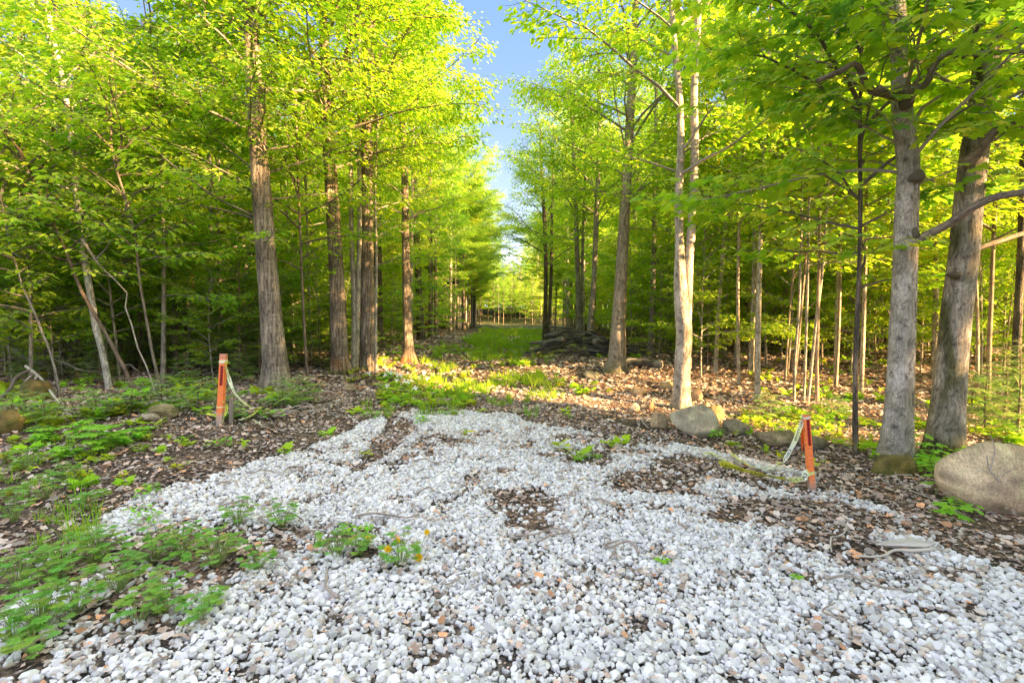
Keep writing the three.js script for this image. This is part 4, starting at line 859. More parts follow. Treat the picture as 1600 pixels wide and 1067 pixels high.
// broadleaf seedlings
function seedling(seed, stems, h, size, form) {
  const r = rngOf(seed), wood = new Geo(), leaf = new Geo();
  for (let k = 0; k < stems; k++) {
    const a = r() * 6.28, b = stems > 1 ? 0.05 + 0.16 * r() : 0, x = Math.cos(a) * b, z = Math.sin(a) * b, H = h * (0.6 + 0.6 * r()), lx = (r() - 0.5) * 0.2, lz = (r() - 0.5) * 0.2;
    const pts = [V(x, -0.03, z), V(x + lx * 0.4, H * 0.5, z + lz * 0.4), V(x + lx, H, z + lz)];
    tube(wood, pts, [0.004, 0.003, 0.002], 5, () => [0.2, 0.22, 0.07]);
    for (let j = 0; j < 3; j++) {
      const q = along(pts, H * (0.5 + 0.25 * j)), t = r() * 3.14;
      for (const e of j === 2 ? [0, 1.57, 3.14, 4.71] : [0, 3.14]) { const g = t + e + (r() - 0.5) * 0.4; addLeaf(leaf, LEAF[form], { p: V(q.x + Math.cos(g) * 0.025, q.y, q.z + Math.sin(g) * 0.025), a: V(Math.cos(g), -0.1 + 0.3 * r() - 0.1, Math.sin(g)), n: V((r() - 0.5) * 0.3, 1, (r() - 0.5) * 0.3), s: size * (0.75 + 0.5 * r()), c: [lerp(0.22, 0.32, r()), lerp(0.5, 0.62, r()), 0.03] }); }
    }
  }
  return { wood: wood.build(true), leaf: leaf.build() };
}
{
  const r = rngOf(43), kinds = [seedling(1, 7, 0.3, 0.12, 'maple'), seedling(2, 5, 0.22, 0.11, 'maple'), seedling(3, 3, 0.12, 0.085, 'ovate'), seedling(4, 4, 0.34, 0.1, 'ovate'), seedling(5, 1, 0.09, 0.09, 'maple')];
  const first = new Map();
  for (const [px, py, k, s, label] of [
    [152, 712, 0, 0.9, 'brightest lobed leaf seedling clump on the left bank'],
    [128, 690, 0, 0.65, 'lobed leaf seedlings just behind the brightest clump on the left bank'],
    [188, 700, 1, 0.8, 'lobed leaf seedlings right of the brightest clump on the left bank'],
    [62, 694, 1, 0.75, 'small lobed leaf seedlings below the mossy stump at left'],
    [216, 690, 1, 0.7, 'flat topped seedling between the brightest clump and the left stake'],
    [110, 718, 1, 0.65, 'low seedlings at the lower left of the brightest clump'],
    [40, 590, 3, 1.1, 'leafy green shrub by the fallen limb at the far left edge'],
    [15, 596, 3, 1.0, 'leafy shrub cut by the left edge of the picture, under the fallen limb'],
    [140, 628, 3, 0.7, 'pale green seedling behind the mottled sapling'],
    [1132, 670, 3, 0.55, 'bright green sprig between the grey boulder and the flat dark stone'],
    [1118, 686, 2, 0.9, 'low sprig in front of the grey boulder at its right end'],
    [1438, 728, 3, 0.9, 'upright leafy plant between the two big grey trunks'],
    [1460, 752, 3, 0.8, 'leafy plant at the left end of the pale boulder'],
    [1502, 782, 2, 1.3, 'low leafy plant in front of the pale boulder'],
    [1478, 812, 4, 1.2, 'small lone bright seedling on the litter below the pale boulder'],
    [1445, 742, 2, 1.1, 'low leafy plant under the bare twigs by the leaning maple'],
    [1035, 880, 4, 0.45, 'single bright green leaf lying low on the right of the stone apron'],
    [238, 822, 3, 0.42, 'upright light green seedling on the stones at left'],
    [660, 662, 2, 0.8, 'low green plant on the back rim of the stones'],
    [580, 655, 2, 0.8, 'low green plant in the gap of the stone ridge at back'],
    [905, 722, 2, 0.5, 'small green plant on the litter drift in the middle of the stones'],
    [930, 718, 2, 0.4, 'tiny green plant right of the litter drift in the middle of the stones'],
    [560, 840, 2, 0.55, 'thin green sprout behind the yellow flowered weeds'],
    [1245, 905, 4, 0.34, 'small yellowish leaf sprout on the stones at right'],
    [1505, 800, 2, 0.7, 'low green tuft on the litter right of the lone seedling'],
    [420, 655, 2, 1.0, 'green plant right of the short grey stake'],
    [345, 700, 2, 0.7, 'small green plant below the left orange stake'],
    [232, 775, 2, 0.6, 'small sprout where litter meets the stones at left'],
  ]) {
    const p = onGround(px, py);
    let o = first.get(k);
    if (!o) { o = thing('broadleaf_seedling', label, 'seedling'); part('stems', kinds[k].wood, M.limb, o); part('leaves', kinds[k].leaf, M.herb, o); first.set(k, o); }
    else o = copyOf(o, 'broadleaf_seedling', label);
    o.position.copy(p); o.rotation.y = r() * 6.28; o.scale.setScalar(s);
  }
}

// feathery cut-leaved weeds on the stones
function weed(seed, n, R, h) {
  const r = rngOf(seed), stems = new Geo(), leaf = new Geo();
  for (let k = 0; k < n; k++) {
    const a = r() * 6.28, rr = R * Math.sqrt(r()), H = h * (0.35 + 0.75 * r()) * (1 - 0.4 * rr / R), x = Math.cos(a) * rr, z = Math.sin(a) * rr, red = r() < 0.3;
    tube(stems, [V(x * 0.15, -0.01, z * 0.15), V(x * 0.6, H * 0.75, z * 0.6), V(x, H, z)], [0.0022, 0.0018, 0.0012], 3, () => (red ? [0.3, 0.26, 0.1] : [0.22, 0.34, 0.08]), null, false);
    const S = 0.04 * (0.7 + 0.6 * r()), c = [lerp(0.2, 0.34, r()), lerp(0.42, 0.54, r()), lerp(0.06, 0.1, r())], n0 = V((r() - 0.5) * 0.7, 1, (r() - 0.5) * 0.7);
    for (let j = -2; j <= 2; j++) {
      const b = a + j * 0.62, l = S * (1.15 - 0.16 * Math.abs(j)), dir = V(Math.cos(b), 0.05 - 0.15 * r(), Math.sin(b));
      addLeaf(leaf, LEAF.lobe, { p: V(x, H, z), a: dir, n: n0, s: l, c });
      for (const e of [-0.55, 0.55]) for (const f of [0.3, 0.55]) addLeaf(leaf, LEAF.lobe, { p: V(x + dir.x * l * f, H + dir.y * l * f, z + dir.z * l * f), a: V(Math.cos(b + e), 0, Math.sin(b + e)), n: n0, s: l * 0.55, c: c.map((v) => v * 1.08) });
    }
  }
  return { wood: stems.build(true), leaf: leaf.build() };
}
{
  const r = rngOf(47), kinds = [weed(1, 52, 0.17, 0.27), weed(2, 34, 0.12, 0.24), weed(3, 20, 0.09, 0.17), weed(4, 56, 0.26, 0.25)], first = new Map();
  for (const [px, py, k, s, label] of [
    [62, 990, 0, 0.95, 'largest feathery weed clump in the bottom left corner'],
    [118, 960, 1, 0.9, 'feathery weed at the upper right shoulder of the largest bottom left clump'],
    [20, 1010, 1, 0.85, 'feathery weed at the left picture edge below the largest clump'],
    [55, 1028, 2, 0.9, 'small feathery weed lowest in the bottom left corner'],
    [90, 905, 3, 0.95, 'wide light green weed mass at the left edge of the stones'],
    [30, 925, 0, 0.9, 'weed clump at the left picture edge beside the wide mass'],
    [150, 880, 0, 0.9, 'weed clump at the back right of the wide light green mass'],
    [185, 925, 1, 1.0, 'yellowish weed clump at the front right of the wide mass'],
    [240, 880, 1, 1.05, 'weed clump left of the dark green pair on the stones'],
    [285, 872, 0, 0.85, 'dark green weed clump, left of a pair at the back of the litter patch'],
    [338, 885, 0, 0.9, 'dark green weed clump, right of a pair at the back of the litter patch'],
    [402, 893, 1, 0.75, 'small weed clump alone at the right end of the litter patch'],
    [250, 960, 0, 0.85, 'bushy weed clump in the middle of the litter patch at left'],
    [215, 975, 2, 1.0, 'small weed at the left of the bushy middle clump'],
    [312, 975, 2, 0.85, 'small weed between the bushy middle clump and the open stones'],
    [330, 950, 2, 0.7, 'sparse weed with long pale stems right of the bushy middle clump'],
    [372, 822, 1, 0.95, 'weed clump behind the litter patch, left of two on the stones'],
    [440, 824, 1, 0.9, 'weed clump behind the litter patch, right of two on the stones'],
    [525, 872, 1, 0.95, 'weed clump left of the yellow flowers in the middle of the stones'],
    [70, 780, 1, 1.0, 'weed clump at the left edge of the picture behind the wide mass'],
    [20, 815, 1, 1.05, 'weed clump at the left picture edge among grass'],
    [100, 750, 1, 0.9, 'weed clump on the litter below the bright seedlings'],
    [140, 795, 2, 1.1, 'small weed where the stones begin at far left'],
    [40, 735, 1, 0.9, 'weed clump by the yellow flower at the left edge'],
  ]) {
    const p = onGround(px, py);
    let o = first.get(k);
    if (!o) { o = thing('weed_clump', label, 'weed'); part('stems', kinds[k].wood, M.limb, o); part('leaves', kinds[k].leaf, M.herb, o); first.set(k, o); }
    else o = copyOf(o, 'weed_clump', label);
    o.position.copy(p).setY(p.y + 0.01); o.rotation.y = r() * 6.28; o.scale.setScalar(s);
    o.userData.group = 'feathery weeds at the left of the stones';
  }
  // yellow flowered weeds
  const head = new Geo();
  for (let ring = 0; ring < 3; ring++) for (let k = 0; k < 14; k++) { const a = (k / 14) * 6.28 + ring * 0.2, e = 0.1 + 0.45 * ring; addLeaf(head, LEAF.kite, { p: V(0, 0.002 * ring, 0), a: V(Math.cos(a) * Math.cos(e), Math.sin(e), Math.sin(a) * Math.cos(e)), n: V(0, 1, 0), s: 0.019 - 0.004 * ring, c: [0.85, 0.6 - 0.06 * (k % 2), 0.02] }); }
  const headG = head.build();
  const flowered = (label, px, py, k, s, blooms) => {
    const p = onGround(px, py), t = thing('flowering_weed', label, 'flower', V(p.x, p.y + 0.01, p.z));
    if (k >= 0) { const g = part('stems', kinds[k].wood, M.limb, t), l = part('leaves', kinds[k].leaf, M.herb, t); g.scale.setScalar(s); l.scale.setScalar(s); }
    for (const [bx, by, sz] of blooms) {
      const q = at(bx, by, -p.z).sub(t.position), g = new Geo();
      q.z += (r() - 0.5) * 0.06;
      tube(g, [V(q.x * 0.3, 0, q.z * 0.3), V(q.x * 0.8, q.y * 0.6, q.z), q], [0.0025, 0.002, 0.002], 5, () => [0.25, 0.3, 0.1]);
      part('stalk', g.build(true), M.limb, t);
      const f = part('flower', headG, M.petal, t); f.position.copy(q); f.rotation.set(0.7, r() * 6, 0.2 * r()); f.scale.setScalar(sz * 1.6);
    }
  };
  flowered('low weed with four yellow orange blooms in the middle of the stones', 625, 885, 1, 0.95, [[607, 856, 0.9], [619, 848, 0.7], [653, 873, 0.95], [666, 834, 0.7]]);
  flowered('small weed with one yellow bloom left of the four bloom weed', 562, 868, 2, 0.9, [[575, 842, 0.85]]);
  flowered('single yellow bloom at the left edge, upper of two', 8, 724, 2, 0.9, [[5, 712, 1.2]]);
  flowered('single yellow bloom at the left edge, lower of two', 12, 784, 2, 0.9, [[9, 771, 1.2]]);
  flowered('single yellow bloom against the face of the pale boulder', 1506, 778, -1, 1, [[1507, 748, 0.8]]);
}
// white trilliums in the shade by the tall dark trunk
{
  const r = rngOf(53), t = thing('trillium_patch', 'patch of white three petalled flowers with broad leaves below the tall dark trunk', 'wildflowers', onGround(650, 612));
  const green = new Geo(), white = new Geo();
  for (let k = 0; k < 3; k++) { const a = k * 2.094; addLeaf(white, LEAF.ovate, { p: V(0, 0, 0), a: V(Math.cos(a), 0.35, Math.sin(a)), n: V(0, 1, 0), s: 0.05, c: [0.85, 0.85, 0.82] }); }
  const bloom = white.build();
  for (const [px, py] of [[604, 578], [607, 582], [612, 585], [619, 586], [622, 590], [625, 587], [628, 589], [637, 583], [632, 598], [637, 599], [643, 598], [655, 592], [663, 586], [668, 592], [648, 610], [650, 612], [605, 609], [577, 586], [602, 587], [620, 596]]) {
    const p = onGround(px, py + 12), q = V(p.x - t.position.x, p.y - t.position.y, p.z - t.position.z), h = 0.17 + 0.05 * r();
    for (let k = 0; k < 3; k++) { const a = k * 2.094 + r(); addLeaf(green, LEAF.ovate, { p: V(q.x, q.y + h * 0.75, q.z), a: V(Math.cos(a), 0.05, Math.sin(a)), n: V(0, 1, 0), s: 0.11 + 0.04 * r(), c: leafColor(r) }); }
    const f = part('flower', bloom, M.petal, t); f.position.set(q.x, q.y + h, q.z); f.rotation.set(0.9 + 0.4 * r(), r() * 2 - 1, 0); f.scale.setScalar(0.9 + 0.4 * r());
  }
  for (let k = 0; k < 60; k++) { const p = onGround(585 + 110 * r(), 590 + 35 * r()), q = V(p.x, p.y, p.z).sub(t.position), s = r() * 6; for (let j = 0; j < 3; j++) addLeaf(green, LEAF.ovate, { p: V(q.x, q.y + 0.13 * r() + 0.03, q.z), a: V(Math.cos(s + j * 2.09), 0.1, Math.sin(s + j * 2.09)), n: V(0, 1, 0), s: 0.1 + 0.05 * r(), c: leafColor(r) }); }
  part('leaves', green.build(), M.herb, t);
}
// ---------------------------------------------------------------- boulders and field stones
function boulder(name, label, seed, left, right, top, bottom, o = {}) {     // the outline in the photograph gives width and height
  const foot = onGround((left + right) / 2, bottom), d0 = -foot.z, back = (o.deep ?? 0.75) * (right - left) * d0 / FOCAL * 0.4, d = d0 + back, k = d / FOCAL, w = (right - left) * k, h = (bottom - top) * k * (o.tall ?? 0.95);
  const g0 = stoneGeometry(seed, o.detail ?? 4, o.cuts ?? 14, o.keep ?? 0.62), p = g0.attributes.position, c = [], u = [], tone = o.tone ?? [0.4, 0.36, 0.3];
  g0.computeBoundingBox();
  const bb = g0.boundingBox, S = V(w / (bb.max.x - bb.min.x), h * (1 + (o.sunk ?? 0.25)) / (bb.max.y - bb.min.y), (o.deep ?? 0.75) * w / (bb.max.z - bb.min.z));
  const v = V(0, 0, 0);
  for (let i = 0; i < p.count; i++) {
    v.fromBufferAttribute(p, i);
    const n = 1 + (fbm(v.x * 2 + seed, v.y * 2 + 5, v.z * 2 + 5, 4) - 0.5) * (o.rough ?? 0.12);
    p.setXYZ(i, (v.x - (bb.min.x + bb.max.x) / 2) * S.x * n, (v.y - bb.min.y) * S.y * n - h * (o.sunk ?? 0.25), v.z * S.z * n);
    const y = p.getY(i), m = (o.moss ?? 0) * smooth(0.42, 0.62, fbm(v.x * 3, v.y * 3 + 2, v.z * 3 + 4, 3)), crack = 1 - 0.45 * (1 - smooth(0.004, 0.03, Math.abs(fbm(v.x * 1.6 + seed, v.y * 2.6 + 3, v.z * 1.6 + 8, 3) - 0.5))), lichen = smooth(0.6, 0.68, fbm(v.x * 6 + 1, v.y * 6 + seed, v.z * 6 + 4, 3)), f = (0.62 + 0.76 * fbm(v.x * 2.5 + 9, v.y * 2.5, v.z * 2.5 + 2, 5)) * crack * (1 + 0.25 * lichen), footDark = smooth(h * 0.3, -0.02, y) * 0.35;  // stone tone gets darker towards the foot
    for (let j = 0; j < 3; j++) c.push(lerp(tone[j] * f * (1 - footDark), MOSS[j], m));
    u.push(p.getX(i) * 1.6 + p.getZ(i) * 0.9, p.getY(i) * 1.6 + p.getZ(i) * 0.6);
  }
  g0.setAttribute('color', new THREE.Float32BufferAttribute(c, 3)); g0.setAttribute('uv', new THREE.Float32BufferAttribute(u, 2));
  g0.computeVertexNormals();
  const m = solo(name, g0, M.rock, label, o.category ?? 'rock', o.group);
  m.position.set(foot.x * d / d0, groundY(foot.x * d / d0, -d), -d);
  m.rotation.y = o.turn ?? 0;
  m.rotation.z = o.roll ?? 0;
  return m;
}
boulder('boulder', 'large pale tan boulder at the right edge beside the leaning maple', 7, 1466, 1664, 702, 806, { tone: [0.78, 0.68, 0.53], keep: 0.86, cuts: 7, deep: 0.6, detail: 5, rough: 0.14, category: 'boulder', roll: -0.1 });
boulder('boulder', 'grey angular boulder with flat sloping top in front of the twin stemmed maple', 12, 1044, 1120, 634, 682, { tone: [0.5, 0.5, 0.43], keep: 0.55, cuts: 9, detail: 5, category: 'boulder', roll: -0.1, deep: 0.8 });
boulder('rock', 'flat dark grey stone right of the grey boulder', 14, 1128, 1172, 655, 680, { tone: [0.33, 0.31, 0.25], roll: 0.15 });
boulder('rock', 'rounded tan stone at the left end of the grey boulder', 15, 1016, 1044, 645, 672, { tone: [0.46, 0.38, 0.26] });
boulder('rock', 'small tan stone wedged between the rounded tan stone and the grey boulder', 16, 1037, 1050, 648, 660, { tone: [0.4, 0.33, 0.22], detail: 3 });
boulder('rock', 'pale stone with a slanted face behind the rounded tan stone', 17, 983, 1000, 629, 645, { tone: [0.5, 0.47, 0.4], detail: 3 });
boulder('rock', 'brown round stone left of the twin stemmed maple foot', 18, 1010, 1023, 628, 642, { tone: [0.36, 0.25, 0.16], detail: 3 });
boulder('rock', 'flat tan stone on the litter left of the twin stemmed maple', 19, 986, 1012, 607, 620, { tone: [0.46, 0.36, 0.24], detail: 3 });
boulder('rock', 'wide low tan stone nearest left of the twin stemmed maple trunk', 20, 1030, 1056, 598, 610, { tone: [0.42, 0.32, 0.2], detail: 3 });
boulder('rock', 'sunlit stone directly right of the twin stemmed maple foot', 21, 1080, 1098, 606, 628, { tone: [0.55, 0.4, 0.26], detail: 3 });
boulder('rock', 'orange tan stone behind the grey boulder at its right', 22, 1100, 1130, 633, 656, { tone: [0.52, 0.35, 0.17], detail: 4, roll: -0.25 });
boulder('rock', 'small round stone above the orange tan stone', 23, 1098, 1110, 628, 640, { tone: [0.46, 0.37, 0.25], detail: 3 });
boulder('rock', 'low mossy slab behind the right orange stake', 24, 1186, 1262, 676, 702, { tone: [0.3, 0.27, 0.19], moss: 0.6, roll: -0.08 });
boulder('rock', 'dark slab tucked right behind the right orange stake', 25, 1248, 1292, 684, 705, { tone: [0.22, 0.21, 0.17], moss: 0.5, detail: 3 });
boulder('rock', 'pale flat stone on the litter left of the stout trunk foot', 26, 911, 938, 581, 592, { tone: [0.44, 0.42, 0.32], detail: 3 });
boulder('rock', 'small pale stone on the trail near the brush pile', 27, 862, 872, 548, 556, { tone: [0.42, 0.4, 0.36], detail: 3 });
boulder('rock', 'small tan stone alone on the sunlit litter', 28, 908, 918, 616, 625, { tone: [0.46, 0.36, 0.24], detail: 3 });
boulder('rock', 'pale stone flush with the grass at the back of the stones', 29, 800, 820, 639, 647, { tone: [0.4, 0.36, 0.28], detail: 3 });
boulder('rock', 'pale stone half buried in the left bank litter', 30, 220, 248, 650, 662, { tone: [0.44, 0.4, 0.36], detail: 3 });
boulder('rock', 'mossy rock on the left bank above the pale half buried stone', 31, 232, 275, 634, 656, { tone: [0.28, 0.26, 0.16], moss: 0.8 });
boulder('rock', 'flat tan stone in the pale twigs right of the left stake', 32, 532, 556, 600, 612, { tone: [0.4, 0.34, 0.26], detail: 3 });
boulder('rock', 'small white stone on the left bank litter', 33, 64, 74, 664, 671, { tone: [0.62, 0.6, 0.58], detail: 3 });
boulder('mossy_stump', 'yellow green mossy stump at the left picture edge', 34, -12, 34, 642, 680, { tone: [0.2, 0.17, 0.06], moss: 1.2, keep: 0.9, rough: 0.5, category: 'stump' });
boulder('mossy_stump', 'orange mossy mound under the fallen limb fork at left', 35, 34, 76, 594, 628, { tone: [0.22, 0.16, 0.05], moss: 1.2, keep: 0.9, rough: 0.5, category: 'stump' });
boulder('mossy_stump', 'dark brown mossy stump at the foot of the pale leaning trunk', 36, 158, 178, 560, 592, { tone: [0.16, 0.12, 0.05], moss: 1.2, keep: 0.9, rough: 0.5, category: 'stump' });
boulder('mossy_root', 'mossy root mound at the foot of the straight big maple', 37, 1366, 1440, 712, 744, { tone: [0.2, 0.18, 0.06], moss: 1.2, keep: 0.9, rough: 0.5, category: 'root mound', sunk: 0.9, deep: 0.6 });

// ---------------------------------------------------------------- survey stakes and their tape
const ORANGE = [0.98, 0.25, 0.07], PALEWOOD = [0.46, 0.41, 0.36];
const stakeMat = std({ map: woodGrain, vertexColors: true, roughness: 0.75, name: 'painted lath' });
const bandMat = (rows) => {
  const c = document.createElement('canvas'); c.width = 64; c.height = 512;
  const x = c.getContext('2d'); x.fillStyle = '#c01f14'; x.fillRect(0, 0, 64, 512);
  const r = rngOf(rows * 7);
  for (let k = 0; k < rows; k++) {                                          // faded stencilled characters, too worn to read
    const y = 8 + k * (496 / rows), h = 496 / rows - 12;
    x.fillStyle = '#4c0d0c'; x.fillRect(10, y, 44, h);
    x.fillStyle = '#a01c14';
    for (let j = 0; j < 3; j++) x.fillRect(14 + Math.floor(r() * 30), y + 5 + Math.floor(r() * (h - 18)), 6 + Math.floor(r() * 12), 5 + Math.floor(r() * 8));
  }
  const t = new THREE.CanvasTexture(c); t.colorSpace = THREE.SRGBColorSpace; t.magFilter = THREE.LinearFilter;
  return std({ map: t, roughness: 0.7, name: 'stencilled band' });
};
function stake(label, foot, topPx, wPx, o) {
  const base = onGround(...foot), d = -base.z, top = at(...topPx, d), w = (wPx * d) / FOCAL, t = thing('survey_stake', label, 'stake', base), axis = V(0, 0, 0).subVectors(top, base), L = axis.length(), g = new Geo(), b = 0.08 * w;
  const ring = [[-0.5, -0.5], [0.5, -0.5], [0.5, 0.5], [-0.5, 0.5]], lv = [-0.06, 0, ...[0.12, 0.2, 0.24, 0.3, 0.45, 0.6, 0.8].map((f) => f * L), L - b, L];
  const shell = [];
  for (const y of lv) { const k = y === L ? 0.86 : 1; shell.push(ring.flatMap(([x, z]) => [[x * (1 - b), z], [x, z * (1 - b)]]).map(([x, z], i) => [x * w * k, y, z * w * k])); }
  const put = (a, b2, c, e, n, y) => {
    const col = (yy, q) => { const f = yy / L, paint = smooth(o.bare - 0.05, o.bare + 0.04, f + 0.03 * (q % 3)), fade = 0.96 + 0.08 * vnoise(q * 3 + 1, yy * 3); return PALEWOOD.map((v, i) => lerp(v * (f < 0.1 ? 0.7 : 1), f > 0.93 && o.pale ? [0.8, 0.36, 0.24][i] : ORANGE[i], paint) * fade); };
    const v = [a, b2, c, e].map((p, i) => g.vert(p[0], p[1], p[2], col(Math.max(0, p[1]), n), (n * 0.37 + (i === 1 || i === 2 ? w : 0)) * 4, p[1] * 0.25));
    g.tri(v[0], v[1], v[2]); g.tri(v[0], v[2], v[3]);
  };
  for (let k = 0; k < shell.length - 1; k++) for (let j = 0; j < 8; j++) put(shell[k][j], shell[k + 1][j], shell[k + 1][(j + 1) % 8], shell[k][(j + 1) % 8], j, lv[k]);
  const last = shell[shell.length - 1];
  for (let j = 1; j < 7; j++) { const v = [last[0], last[j + 1], last[j]].map((p) => g.vert(p[0], p[1], p[2], [0.75, 0.3, 0.18], 0, 0)); g.tri(v[0], v[1], v[2]); }
  const flat = g.build().toNonIndexed(); flat.computeVertexNormals();
  const body = part('lath', flat, stakeMat, t);
  const [b0, b1] = o.band, bg = new THREE.BoxGeometry(w * 0.5, (b1 - b0) * L, 0.0016);
  const band = part('stencilled_band', bg, bandMat(9), body, 'dark red band of worn stencilled characters'); band.position.set(w * 0.03, ((b0 + b1) / 2) * L, w * 0.5 + 0.0012);
  for (const [f, h, c] of o.wraps) {                                        // turns of tape knotted round it
    const sleeve = new THREE.BoxGeometry(w * 1.08, h, w * 1.08, 3, 2, 3), p = sleeve.attributes.position;
    for (let i = 0; i < p.count; i++) p.setXYZ(i, p.getX(i) * (1 + 0.03 * Math.sin(i * 2.1)), p.getY(i) + 0.12 * p.getX(i), p.getZ(i) * (1 + 0.03 * Math.cos(i * 1.7)));
    sleeve.computeVertexNormals();
    const s = part('tape_wrap', sleeve, std({ color: rgb(...c), roughness: 0.5 }), body); s.position.y = f * L;
  }
  body.quaternion.setFromUnitVectors(UP, axis.clone().normalize());
  t.rotation.y = 0;
  if (o.turn) band.parent.rotateY(o.turn);
  return { t, base, d, top, w, L, axis };
}
const stakeL = stake('orange wooden survey stake with dark red lettering band, standing on the left bank', [343, 664], [349, 553], 8.4, { bare: 0.2, pale: true, band: [0.56, 0.84], wraps: [[0.895, 0.035, [0.8, 0.74, 0.5]], [0.255, 0.02, [0.85, 0.65, 0.35]]], turn: 0.12 });
const stakeR = stake('orange wooden survey stake with dark red lettering band, at the right edge of the stones', [1269, 766], [1260, 648], 8.4, { bare: 0.17, pale: false, band: [0.6, 0.94], wraps: [[0.965, 0.02, [0.8, 0.76, 0.66]], [0.235, 0.03, [0.72, 0.68, 0.25]]], turn: -0.12 });
{
  const p = onGround(361, 661), d = -p.z, g = new THREE.BoxGeometry(0.04, 0.36, 0.03, 1, 3, 1).toNonIndexed(), q = g.attributes.position, c = [];
  for (let i = 0; i < q.count; i++) { if (q.getY(i) > 0.17) q.setY(i, 0.18 + q.getX(i) * 0.25); const k = 0.8 + 0.3 * vnoise(q.getX(i) * 90, q.getY(i) * 9 + 4); c.push(0.36 * k, 0.33 * k, 0.29 * k); }
  g.setAttribute('color', new THREE.Float32BufferAttribute(c, 3)); g.computeVertexNormals();
  const m = solo('short_stake', g, stakeMat, 'short weathered grey stake right beside the left orange stake', 'stake');
  m.position.set(p.x, p.y + 0.13, p.z); m.rotation.set(0.03, 0.2, -0.05);
  void d;
}
const tapeTex = (() => {
  const c = document.createElement('canvas'); c.width = 1024; c.height = 128;
  const x = c.getContext('2d'); x.fillStyle = '#f6f6f0'; x.fillRect(0, 0, 1024, 128); x.fillStyle = '#141414'; x.font = 'bold 84px sans-serif'; x.textBaseline = 'middle';
  x.fillText('CAUTION', 40, 68); x.fillText('CAUTION', 560, 68);
  const t = new THREE.CanvasTexture(c); t.colorSpace = THREE.SRGBColorSpace; t.magFilter = THREE.LinearFilter; t.wrapS = t.wrapT = THREE.RepeatWrapping;
  return t;
})();
const tapeMat = new THREE.MeshPhysicalMaterial({ map: tapeTex, vertexColors: true, roughness: 0.45, transmission: 0.25, thickness: 0, side: THREE.DoubleSide, name: 'barrier tape' });
function ribbon(list, d0, width, o = {}) {                                   // [px, py, depth offset, twist, painted sky glare]; where depth is null the point lies on the ground
  const P = list.map(([x, y, dd]) => { if (dd === null) { const p = onGround(x, y); p.y += 0.055; return p; } return at(x, y, d0 + dd); });
  const n = list.length * 7, c = new THREE.CatmullRomCurve3(P, false, 'centripetal'), g = new Geo(), T = V(0, 0, 0), N = V(0, 0, 0), B = V(0, 0, 0), prev = V(0, 0, 0);
  let s = 0;
  for (let k = 0; k <= n; k++) {
    const t = k / n, p = c.getPoint(t), f = t * (list.length - 1), i = Math.min(list.length - 2, Math.floor(f)), tw = lerp(list[i][3], list[i + 1][3], smooth(0, 1, f - i)), pale = lerp(list[i][4] ?? 0, list[i + 1][4] ?? 0, f - i);
    c.getTangent(t, T); if (k) s += p.distanceTo(prev); prev.copy(p);
    N.set(0, 1, 0.25).addScaledVector(T, -T.dot(V(0, 1, 0.25))).normalize(); B.crossVectors(T, N).normalize();
    const w = width * (1 - 0.35 * (o.crumple ?? 0.5) * vnoise(s * 14, 3)), dx = V(0, 0, 0).addScaledVector(N, Math.cos(tw)).addScaledVector(B, Math.sin(tw)), col = [lerp(0.85, 0.9, pale), lerp(0.88, 0.93, pale), lerp(0.06, 0.8, pale)], bow = 0.12 * w * (vnoise(s * 10, 8) - 0.3);  // yellow whitened where sky glare is painted into the vertex colour
    const e = V(0, 0, 0).crossVectors(T, dx);
    g.vert(p.x - dx.x * w / 2, p.y - dx.y * w / 2, p.z - dx.z * w / 2, col, s / 0.62, 0);
    g.vert(p.x + e.x * bow, p.y + e.y * bow, p.z + e.z * bow, col, s / 0.62, 0.5);
    g.vert(p.x + dx.x * w / 2, p.y + dx.y * w / 2, p.z + dx.z * w / 2, col, s / 0.62, 1);
    if (k) { const a = (k - 1) * 3; for (const j of [0, 1]) { g.tri(a + j, a + j + 1, a + j + 3); g.tri(a + j + 1, a + j + 4, a + j + 3); } }
  }
  return g.build(true);
}
{
  const d = stakeL.d, t1 = thing('caution_tape', 'yellow caution tape, whitened by painted sky glare, drooping from the top of the left stake to the ground', 'tape', stakeL.base);
  const own = (g) => { g.translate(-t1.position.x, -t1.position.y, -t1.position.z); return g; };
  part('tape', own(ribbon([[352, 570, 0, 0.2, 0.5], [354.5, 580, -0.05, 0.6, 0.6], [357, 590, -0.05, 1.0, 0.9], [361, 603, -0.1, 1.1, 0.95], [367, 615, -0.1, 1.2, 1], [376, 625, -0.1, 1.1, 0.8], [386, 633, -0.15, 1.0, 0.2], [397, 639, -0.2, 0.9, 0], [410, 641, null, 1.2, 0]], d, 0.052)), tapeMat, t1);
  part('tape_end', own(ribbon([[410, 641, null, 1.2], [402, 646, null, 1.3, 0.3], [396, 653, null, 1.0, 0.2], [388, 658, null, 1.4, 0.5], [374, 663, null, 1.2, 0.9]], d, 0.04, { crumple: 0.9 })), tapeMat, t1);
  part('tape_end', own(ribbon([[347, 628, -0.04, 0.2, 0.4], [353, 630, -0.06, 0.4, 0.1], [353, 642, -0.06, 0.8], [350, 650, -0.08, 1.2], [347, 660, -0.05, 0.6]], d, 0.026, { crumple: 0.8 })), tapeMat, t1);
  part('tape_end', own(ribbon([[341, 660, null, 1.2], [334, 655, null, 0.9], [322, 653, null, 1.0]], d, 0.03)), tapeMat, t1);
  part('tape_end', own(ribbon([[397, 662, null, 0.8, 1], [402, 667, null, 1.2, 1], [409, 672, null, 0.7, 1]], d, 0.05)), tapeMat, t1);
  part('knot', own(ribbon([[351, 568, -0.03, 0], [355, 566, -0.05, 0.8], [358, 567, -0.06, 1.6]], d, 0.035)), tapeMat, t1);
}
